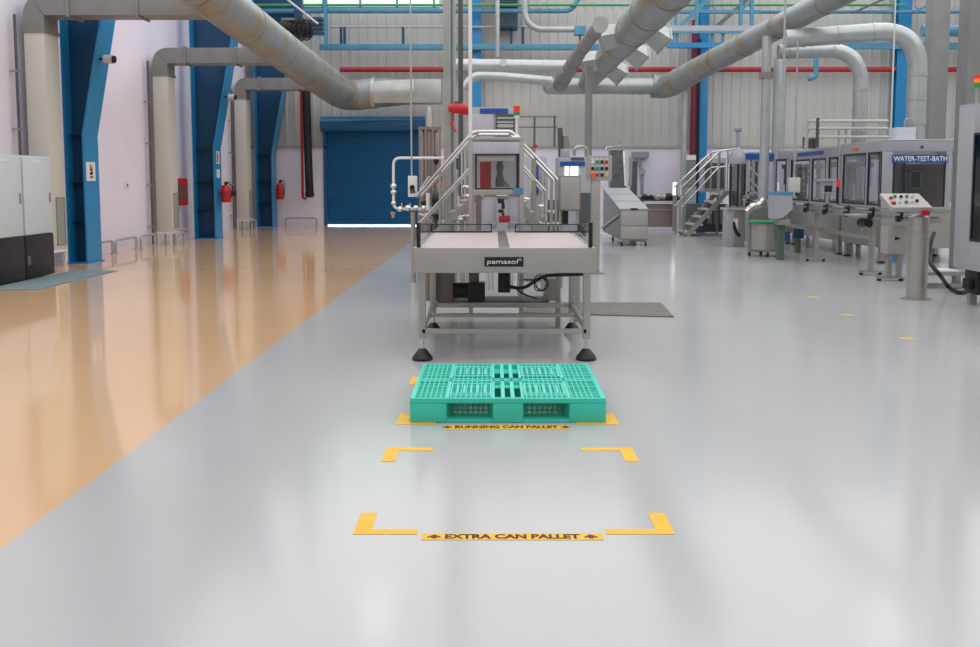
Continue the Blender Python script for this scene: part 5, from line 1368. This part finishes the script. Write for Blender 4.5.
# ================================================================== DRUM, HOPPER, STAND
db = ground(764, 256)
X, Y = db.x, db.y
r = 27 / 920 * Y / 2 * 1.08
zt = zat(222, Y)
t = thing('wheeled_drum', 'stainless drum with a green rim on casters under the drop pipe', 'drum', (X, Y, 0))
MB().lathe([(0, .13), (r * .96, .13), (r, .16), (r, zt), (r * .97, zt), (r * .97, .2), (0, .2)], (X, Y, 0), 32).build('body', M['steel'], t)
MB().lathe([(r - .02, zt - .03), (r + .05, zt - .03), (r + .055, zt + .02), (r - .02, zt + .03)], (X, Y, 0), 32).build('green_rim', M['buttongreen'], t)
MB().lathe([(0, zt - .02), (r - .02, zt - .02), (r - .02, zt - .01), (0, zt - .005)], (X, Y, 0), 32).build('lid', M['teal'], t)
mb = MB()
for s in (-1, 1):
    mb.box(X + s * (r + .03) - .018, X + s * (r + .03) + .018, Y - .02, Y + .02, .1, zt)
mb.box(X - r - .05, X + r + .05, Y - .03, Y + .03, .09, .125)
mb.build('trolley_frame', M['steel'], t)
for dx, dy in ((-1, -.2), (1, -.2), (0, -1), (0, 1)):
    x, y = X + dx * (r + .02), Y + dy * r * .8
    c = MB().cyl((x - .018, y, .05), (x + .018, y, .05), .05, seg=14).build('caster', M['black'], t)
    MB().box(x - .025, x + .025, y - .02, y + .02, .06, .1).build('fork', M['bright'], c)
MB().box(X + r * .75, X + r + .12, Y - .3, Y - .2, zat(240, Y), zat(231, Y)).build('blue_valve', M['signblue'], t, bevel=.01)
Y = 17.0
t = thing('feed_hopper', 'grey feed hopper with a blue top edge beside the green-rimmed drum', 'hopper', (xat(784, Y), Y, 0))
P = [at(774.5, 219, Y), at(783, 218, Y), at(792.5, 209, Y), at(792.5, 193, Y), at(774.5, 193, Y)]
MB().prism(P, (0, .4, 0)).build('hopper_body', M['machine'], t)
MB().box(xat(774, Y, 1.2), xat(793, Y, 1.2), Y - .01, Y + .42, zat(195, Y), zat(192, Y)).build('blue_edge', M['pipeblue'], t)
x = xat(785, Y, .4); MB().box(x - .06, x + .06, Y + .2, Y + .32, 0, zat(214, Y)).build('leg', M['olive'], t, bevel=.004)
MB().box(xat(779, Y, .7), xat(791, Y, .7), Y + .05, Y + .3, zat(225, Y), zat(219, Y)).build('outlet', M['steel'], t)
t = thing('discharge_chute', 'curved silver chute pipe leading from the drop pipe toward the flat table', 'chute', at(755, 205, 18.9))
MB().tube(arc_path([at(764, 199, 18.9), at(760, 205, 18.9), at(752, 206, 18.9), at(747, 212, 18.9)], .15, 5), [.07] * 14, 14).build('chute_pipe', M['bright'], t)
Y = 20.6
t = thing('flat_table', 'small flat steel table with solid legs beside the stair machine', 'table', (xat(738, Y), Y, 0))
MB().box(xat(727, Y, .9), xat(757, Y, .9), Y, Y + .6, zat(210, Y), zat(208, Y)).build('table_top', M['bright'], t)
MB().box(xat(727, Y, .5), xat(733.5, Y, .5), Y + .05, Y + .4, 0, zat(210, Y)).build('leg', M['machine'], t, bevel=.004)
MB().box(xat(738, Y, .5), xat(747, Y, .5), Y + .2, Y + .5, 0, zat(210, Y)).build('leg', M['steel'], t, bevel=.004)
MB().tube(arc_path([at(733, 222, Y + .1), at(736, 232, Y + .1), at(740, 236, Y + .1)], .1), .04, 8).build('hose', M['black'], t)
MB().box(xat(733, Y, .6), xat(739, Y, .6), Y + .1, Y + .2, zat(230, Y), zat(219, Y)).build('white_box', M['white'], t)
t = thing('green_floor_valve', 'green pipe stub with a blue handle on the floor beside the drum', 'valve', (xat(799, 19), 19, 0))
x = xat(798, 19, .3); MB().cyl((x, 19, 0), (x, 19, .4), .06, seg=12).build('stub', M['olive'], t)
MB().box(x - .1, x + .1, 18.93, 19.0, .3, .5).build('blue_handle', M['deepblue_webshade'], t, bevel=.01)

# ================================================================== STAIR MACHINE
Y0, Y1 = 24.6, 25.6
t = thing('access_stairs', 'stainless access stairs with double handrails up to a machine platform', 'stairs', (xat(705, 25), 25, 0))
for Y in (Y0, Y1):
    def pt(px, py, Y=Y):
        p = at(px, py, Y0); p.y = Y; return p
    a, b = pt(687, 238), pt(727, 192)
    a.z = max(a.z, .02)
    MB().bar(a, b, .04, .12).build('stringer', M['steel'], t)
    MB().tube(arc_path([pt(681, 188), pt(720, 151), pt(735, 149)], .1), .024, 10).build('handrail', M['bright'], t)
    MB().tube(arc_path([pt(682, 207), pt(719, 167), pt(734, 166)], .1), .02, 10).build('mid_rail', M['bright'], t)
    for px, py in ((684, 186), (720, 151), (728, 150)):
        p = pt(px, py); zz = pt(px, 238 - (px - 687) * 1.15).z
        MB().cyl((p.x, Y, max(0, zz)), p, .02, seg=8).build('rail_post', M['steel'], t)
for k in range(6):
    f = (k + .5) / 6
    p = at(687 + 40 * f, 238 - 46 * f, Y0)
    MB().box(p.x - .12, p.x + .16, Y0, Y1, p.z + .02, p.z + .065).build('tread', M['tread'], t)
MB().box(xat(724, Y0, 1.2), xat(745, Y0, 1.2), Y0, Y1, zat(194, Y0), zat(191, Y0)).build('platform', M['steel'], t)
for px in (726, 743):
    x = xat(px, Y0, .6); MB().box(x - .03, x + .03, Y1 - .05, Y1, 0, zat(193, Y0)).build('platform_leg', M['steel'], t)
Y = 23.4
t = thing('domed_column', 'glazed machine column under a grey domed hopper beside the access stairs', 'machine', (xat(737, Y), Y, 0))
x = xat(737.5, Y, 2); 
MB().lathe([(.22, 0), (.22, .12), (.16, .3), (.05, .42), (.05, .8), (.09, .84), (.09, .9), (0, .9)], (x, Y, zat(164, Y)), 24).build('dome', M['machine'], t)
for px in (730.5, 738, 745):
    xx = xat(px, Y, 1.4); MB().box(xx - .02, xx + .02, Y, Y + .04, zat(207, Y), zat(163, Y)).build('frame_upright', M['darkframe'], t)
rbox(MB(), 730, 745.5, 164, 207, Y + .02, .01).build('pane', M['smoke'], t)
rbox(MB(), 729, 747, 206, 250, Y, .5).build('base_body', M['steel'], t, bevel=.01)
rbox(MB(), 741, 744.5, 164, 207, Y + .2, .2).build('inner_tube', M['lagging'], t)
Y = 26.0
t = thing('stair_side_machine', 'dull steel machine block with dark panels behind the access stairs', 'machine', (xat(703, Y), Y, 0))
rbox(MB(), 692, 727, 204, 232, Y, .9).build('lower_block', M['darkgrey'], t, bevel=.01)
rbox(MB(), 704, 726, 158, 192, Y + .2, .6).build('upper_block', M['machine'], t, bevel=.01)
for px in (705, 712, 719): rbox(MB(), px, px + 5, 163, 188, Y + .18, .03).build('dark_panel', M['darkgrey'], t)
for px in (694, 701, 708, 714, 720): rbox(MB(), px, px + 4, 208 + px % 5, 224, Y - .03, .05).build('drive_cover', M['darkgrey' if px % 2 else 'steel'], t, bevel=.005)
t = thing('white_wall_cabinet', 'white-topped slatted grey cabinet against the far wall beside the blue column', 'cabinet', (xat(690, 29), 29, 0))
rbox(MB(), 684, 696, 155, 160, 29, .5).build('top', M['white'], t)
rbox(MB(), 684, 696, 160, 186, 29.02, .5).build('body', M['duct'], t)
for py in range(162, 186, 3): rbox(MB(), 685, 695, py, py + 1.5, 29.0, .02).build('slat', M['grille'], t)
rbox(MB(), 684, 696, 186, 228.3, 29.05, .45).build('lower_body', M['machine'], t)
# frame between dome and drop pipe
Y = 22.4
t = thing('braced_frame', 'grey machine frame with blue header plate and diagonal braces behind the drop pipe', 'machine', (xat(765, Y), Y, 0))
rbox(MB(), 746, 775, 153.5, 159.5, Y, .06).build('blue_header', M['signblue'], t)
for px in (747, 773): rbox(MB(), px, px + 2, 159, 245, Y, .06).build('upright', M['machine'], t)
rbox(MB(), 747, 775, 192, 194, Y, .05).build('cross_bar', M['machine'], t)
for a, b in (((749, 166), (760, 178)), ((749, 178), (762, 192)), ((749, 186), (756, 193))): MB().bar(at(*a, Y + .03), at(*b, Y + .03), .04, .04).build('brace', M['machine'], t)
rbox(MB(), 748, 774, 196, 246, Y + .1, .5).build('lower_block', M['duct'], t, bevel=.01)
rbox(MB(), 751, 757, 199, 208, Y + .08, .03).build('dark_panel', M['darkgrey'], t)
for o in list(bpy.data.objects):
    if o.parent is None and 'category' in o.keys() and 'kind' not in o.keys():
        o['kind'] = 'thing'
# ================================================================== LIGHT
def area(name, loc, sx, sy, power, rgb=(1, 1, 1), rot=(0, 0, 0)):
    l = bpy.data.lights.new(name, 'AREA'); l.shape = 'RECTANGLE'; l.size = sx; l.size_y = sy; l.energy = power; l.color = rgb
    o = bpy.data.objects.new(name, l); COL.objects.link(o); o.location = loc; o.rotation_euler = rot
    return o
area('overhead_fill', (4.28, 19.0, ZC - .05), 24.0, 22.8, 2550, (0.98, 0.985, 1.0))      # added fill panel under the ceiling, for soft even light
area('overhead_fill', (4.28, 0.9, ZC - .05), 24.0, 13.0, 1080, (0.98, 0.985, 1.0))  # weaker added fill panel over the near floor
for x, y in ((-2.6, 20.0), (8.7, 19.6)):             # high bay lamps
    area('high_bay_lamp', (x, y, 8.3), .7, .7, 10, (1.0, 0.99, 0.96))
w = bpy.data.worlds.new('World'); SC.world = w; w.use_nodes = True
w.node_tree.nodes['Background'].inputs['Color'].default_value = (0.92, 0.97, 1.0, 1)
w.node_tree.nodes['Background'].inputs['Strength'].default_value = 4.0
# ================================================================== CAMERA
cam = bpy.data.cameras.new('camera'); co = bpy.data.objects.new('camera', cam); COL.objects.link(co)
cam.sensor_width = 36.0; cam.sensor_fit = 'HORIZONTAL'; cam.lens = 36.0 * F_PX / 980.0
cam.shift_x = (490.0 - PX0) / 980.0
cam.shift_y = -(323.5 - PY0) / 980.0
cam.clip_start = 0.05; cam.clip_end = 200
co.location = (0, 0, CAM_H)
co.rotation_euler = (math.pi / 2 - TILT, 0, 0)
SC.camera = co
vs = SC.view_settings
SC.display_settings.display_device = 'sRGB'
vs.view_transform = 'Standard'; vs.look = 'None'; vs.gamma = 1.0; vs.use_curve_mapping = False
vs.exposure = 0.0
